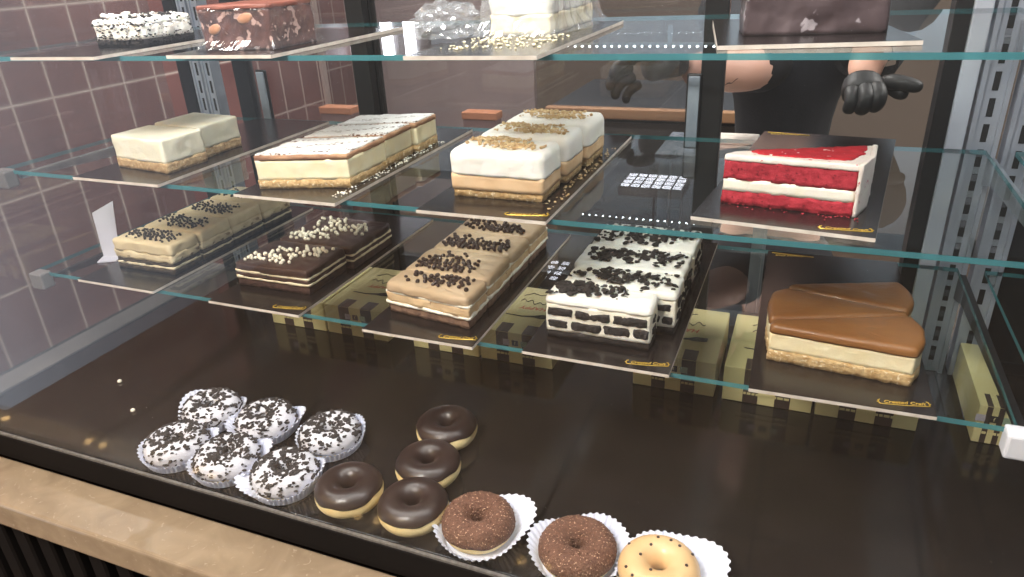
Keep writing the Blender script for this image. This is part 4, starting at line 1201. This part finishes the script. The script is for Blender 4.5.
for (z0, z1, r0, r1) in ((-.03, .012, .052, .050), (.012, .006, .050, .044)):
    a = [bm.verts.new(c0 + q @ Vector((r0 * cos(2 * pi * i / 24), r0 * .85 * sin(2 * pi * i / 24), z0))) for i in range(24)]
    b = [bm.verts.new(c0 + q @ Vector((r1 * cos(2 * pi * i / 24), r1 * .85 * sin(2 * pi * i / 24), z1))) for i in range(24)]
    for i in range(24): bm.faces.new((a[i], a[(i + 1) % 24], b[(i + 1) % 24], b[i]))
obj('shirt_cuff', bm, MT['cloth'], per, True)
# trousers, shoes
V = [W(PX, PY, .96, .122, .108), W(PX, PY, .90, .122, .108), W(PX + .088, PY, .84, .092), W(PX + .092, PY - .01, .50, .070), W(PX + .092, PY + .02, .12, .058),
     W(PX - .088, PY, .84, .092), W(PX - .092, PY - .01, .50, .070), W(PX - .092, PY + .02, .12, .058)]
skin_obj('trousers', V, [(0, 1), (1, 2), (2, 3), (3, 4), (1, 5), (5, 6), (6, 7)], MT['trouser'], per)
for sx in (-1, 1):
    V = [W(PX + sx * .092, PY + .045, .042, .040), W(PX + sx * .093, PY - .04, .042, .042), W(PX + sx * .097, PY - .15, .036, .034)]
    skin_obj('shoe', V, chain(3), MT['shoe'], per)
# pointing left hand in a black glove (picture right)
def hand(name, palm, fingers, mat):
    V = [W(*p) for p in palm]; o = skin_obj(name, V, chain(len(V)), mat, per)
    for fg in fingers:
        FV = [W(*p) for p in fg]; skin_obj('finger', FV, chain(len(FV)), mat, o)
    return o
palm = [(.071, 1.242, 1.318, .029, .027), (.071, 1.234, 1.313, .031, .028), (.073, 1.222, 1.305, .034, .028), (.075, 1.211, 1.297, .033, .026)]
fing = [[(.098, 1.215, 1.322, .013), (.116, 1.202, 1.322, .0125), (.134, 1.196, 1.319, .0115), (.150, 1.193, 1.316, .0085)],            # index, pointing
        [(.088, 1.205, 1.318, .0125), (.094, 1.182, 1.306, .0125), (.092, 1.180, 1.292, .012), (.084, 1.194, 1.284, .0105)],              # middle, curled
        [(.073, 1.203, 1.316, .0125), (.077, 1.178, 1.303, .0125), (.075, 1.177, 1.288, .012), (.069, 1.192, 1.280, .0105)],              # ring
        [(.056, 1.206, 1.312, .0115), (.058, 1.184, 1.300, .0115), (.057, 1.183, 1.287, .011), (.053, 1.195, 1.280, .0095)],              # little
        [(.096, 1.238, 1.322, .014), (.112, 1.222, 1.312, .0125), (.121, 1.206, 1.306, .0115), (.130, 1.196, 1.305, .009)]]              # thumb
hand('left_glove', palm, fing, MT['glove'])
palm = [(-.215, 1.368, 1.329, .031, .029), (-.238, 1.352, 1.326, .030, .028), (-.268, 1.338, 1.320, .040, .026), (-.292, 1.328, 1.314, .038, .024)]
fing = [[(-.297, 1.320, 1.336, .0115), (-.320, 1.305, 1.334, .011), (-.332, 1.292, 1.322, .0105), (-.334, 1.284, 1.306, .008)],
        [(-.304, 1.324, 1.322, .012), (-.330, 1.308, 1.316, .0115), (-.340, 1.296, 1.300, .011), (-.338, 1.288, 1.284, .0085)],
        [(-.300, 1.328, 1.306, .0115), (-.324, 1.312, 1.296, .011), (-.332, 1.300, 1.280, .0105), (-.328, 1.293, 1.268, .008)],
        [(-.290, 1.330, 1.294, .0105), (-.308, 1.318, 1.282, .010), (-.314, 1.308, 1.270, .009), (-.310, 1.302, 1.260, .0075)],
        [(-.262, 1.325, 1.340, .013), (-.276, 1.305, 1.346, .012), (-.292, 1.292, 1.344, .011), (-.304, 1.284, 1.338, .0085)]]
hand('right_glove', palm, fing, MT['glove'])
# head details
hd = Vector((0, -.035, 1.60))
bm = bmesh.new(); bmesh.ops.create_uvsphere(bm, u_segments=24, v_segments=14, radius=1)
for v in bm.verts:
    v.co = Vector((hd.x + v.co.x * .088, hd.y + .012 + v.co.y * .100, hd.z + .030 + v.co.z * .080))
bmesh.ops.delete(bm, geom=[v for v in bm.verts if v.co.y < hd.y - .045 and v.co.z < hd.z + .065], context='VERTS')
obj('hair', bm, MT['hair'], per, True)
for sx in (-1, 1):
    bm = bmesh.new(); bmesh.ops.create_uvsphere(bm, u_segments=12, v_segments=8, radius=.011)
    e = obj('eye', bm, MT['eyewhite'], per, True, (sx * .031, hd.y - .070, hd.z + .005))
    bm = bmesh.new(); bmesh.ops.create_uvsphere(bm, u_segments=10, v_segments=6, radius=.005)
    obj('iris', bm, MT['ink'], e, True, (0, -.0085, 0))
    bm = bmesh.new(); bmesh.ops.create_uvsphere(bm, u_segments=10, v_segments=8, radius=1)
    for v in bm.verts: v.co = Vector((v.co.x * .008, v.co.y * .016, v.co.z * .026))
    obj('ear', bm, MT['skin'], per, True, (sx * .080, hd.y + .01, hd.z - .005))
bm = bmesh.new(); tube(bm, [(0, -.076, .02), (0, -.090, -.004), (0, -.097, -.022), (0, -.078, -.027)], [.006, .009, .012, .008], 10)
obj('nose', bm, MT['skin'], per, True, (0, hd.y, hd.z))
bm = bmesh.new(); tube(bm, [(-.024, -.066, -.05), (-.01, -.078, -.048), (.01, -.078, -.048), (.024, -.066, -.05)], [.002, .006, .006, .002], 8)
obj('mouth', bm, MT['lip'], per, True, (0, hd.y, hd.z))

# the uppermost shelf sits slightly out of level on its brackets, with all that stands on it
Q = Matrix.Translation((-.45, 0, ZT)) @ Matrix.Rotation(-.008, 4, 'Y') @ Matrix.Translation((.45, 0, -ZT))
for o in list(COL.objects):
    if o.parent is None and o.type in ('MESH', 'EMPTY') and o is not case:
        if o.type == 'EMPTY': on = ZT - .002 < o.location.z < ZT + .02 and .6 < o.location.y < 1.09
        else:
            zz = [o.matrix_basis @ Vector(c) for c in o.bound_box]
            on = ZT - .009 < min(p.z for p in zz) < ZT + .02 and max(p.y for p in zz) < 1.2
        if on: o.matrix_basis = Q @ o.matrix_basis
# ------------------------------------------------------------------ light
def area(name, loc, sx, sy, e, col, rot=(0, 0, 0)):
    l = bpy.data.lights.new(name, 'AREA'); l.shape = 'RECTANGLE'; l.size = sx; l.size_y = sy; l.energy = e; l.color = lin(col)[:3]
    o = bpy.data.objects.new(name, l); o.location = loc; o.rotation_euler = rot; COL.objects.link(o)
    return o
area('case_lamp_light', (-.50, .64, 1.843), 1.7, .05, 10.2, (255, 250, 242), (radians(14), 0, 0))
area('ceiling_lamp_light', (-.6, -.5, 2.56), .6, .6, 62, (255, 250, 240))
area('ceiling_lamp_light', (-1.0, 1.75, 2.56), .6, .6, 42, (255, 250, 240))
area('added_wall_washer', (-.3, 1.185, 1.965), 2.4, .05, 42, (240, 246, 255), (radians(100), 0, 0))  # added fill light, aimed backwards to brighten the upper back wall and ceiling
area('ceiling_lamp_light', (1.2, 1.75, 2.56), .6, .6, 42, (255, 250, 240))

w = bpy.data.worlds.new('world'); SC.world = w; w.use_nodes = True
nt = w.node_tree; nt.nodes.clear()
out = nt.nodes.new('ShaderNodeOutputWorld'); bg = nt.nodes.new('ShaderNodeBackground')
tc = nt.nodes.new('ShaderNodeTexCoord'); sp = nt.nodes.new('ShaderNodeSeparateXYZ')
nt.links.new(tc.outputs['Generated'], sp.inputs[0])
m1 = nt.nodes.new('ShaderNodeMapRange'); m1.inputs[1].default_value = -.55; m1.inputs[2].default_value = -.95; m1.inputs[3].default_value = .0; m1.inputs[4].default_value = 1.0
nt.links.new(sp.outputs[0], m1.inputs[0])
rp_ = nt.nodes.new('ShaderNodeValToRGB')
rp_.color_ramp.elements[0].position = 0; rp_.color_ramp.elements[0].color = lin((104, 100, 98))
rp_.color_ramp.elements[1].position = 1; rp_.color_ramp.elements[1].color = (1.0, 1.15, 1.38, 1)
nt.links.new(m1.outputs[0], rp_.inputs[0]); nt.links.new(rp_.outputs[0], bg.inputs[0])
bg.inputs[1].default_value = 1.0
nt.links.new(bg.outputs[0], out.inputs[0])

vs = SC.view_settings
SC.display_settings.display_device = 'sRGB'
vs.view_transform = 'Standard'; vs.look = 'None'; vs.exposure = 0.0; vs.gamma = 1.0
vs.use_curve_mapping = False
SC.cycles.max_bounces = 16; SC.cycles.transparent_max_bounces = 32; SC.cycles.glossy_bounces = 6
SC.cycles.use_denoising = True
SC.cycles.sample_clamp_indirect = 4.0
SC.cycles.blur_glossy = 0.0
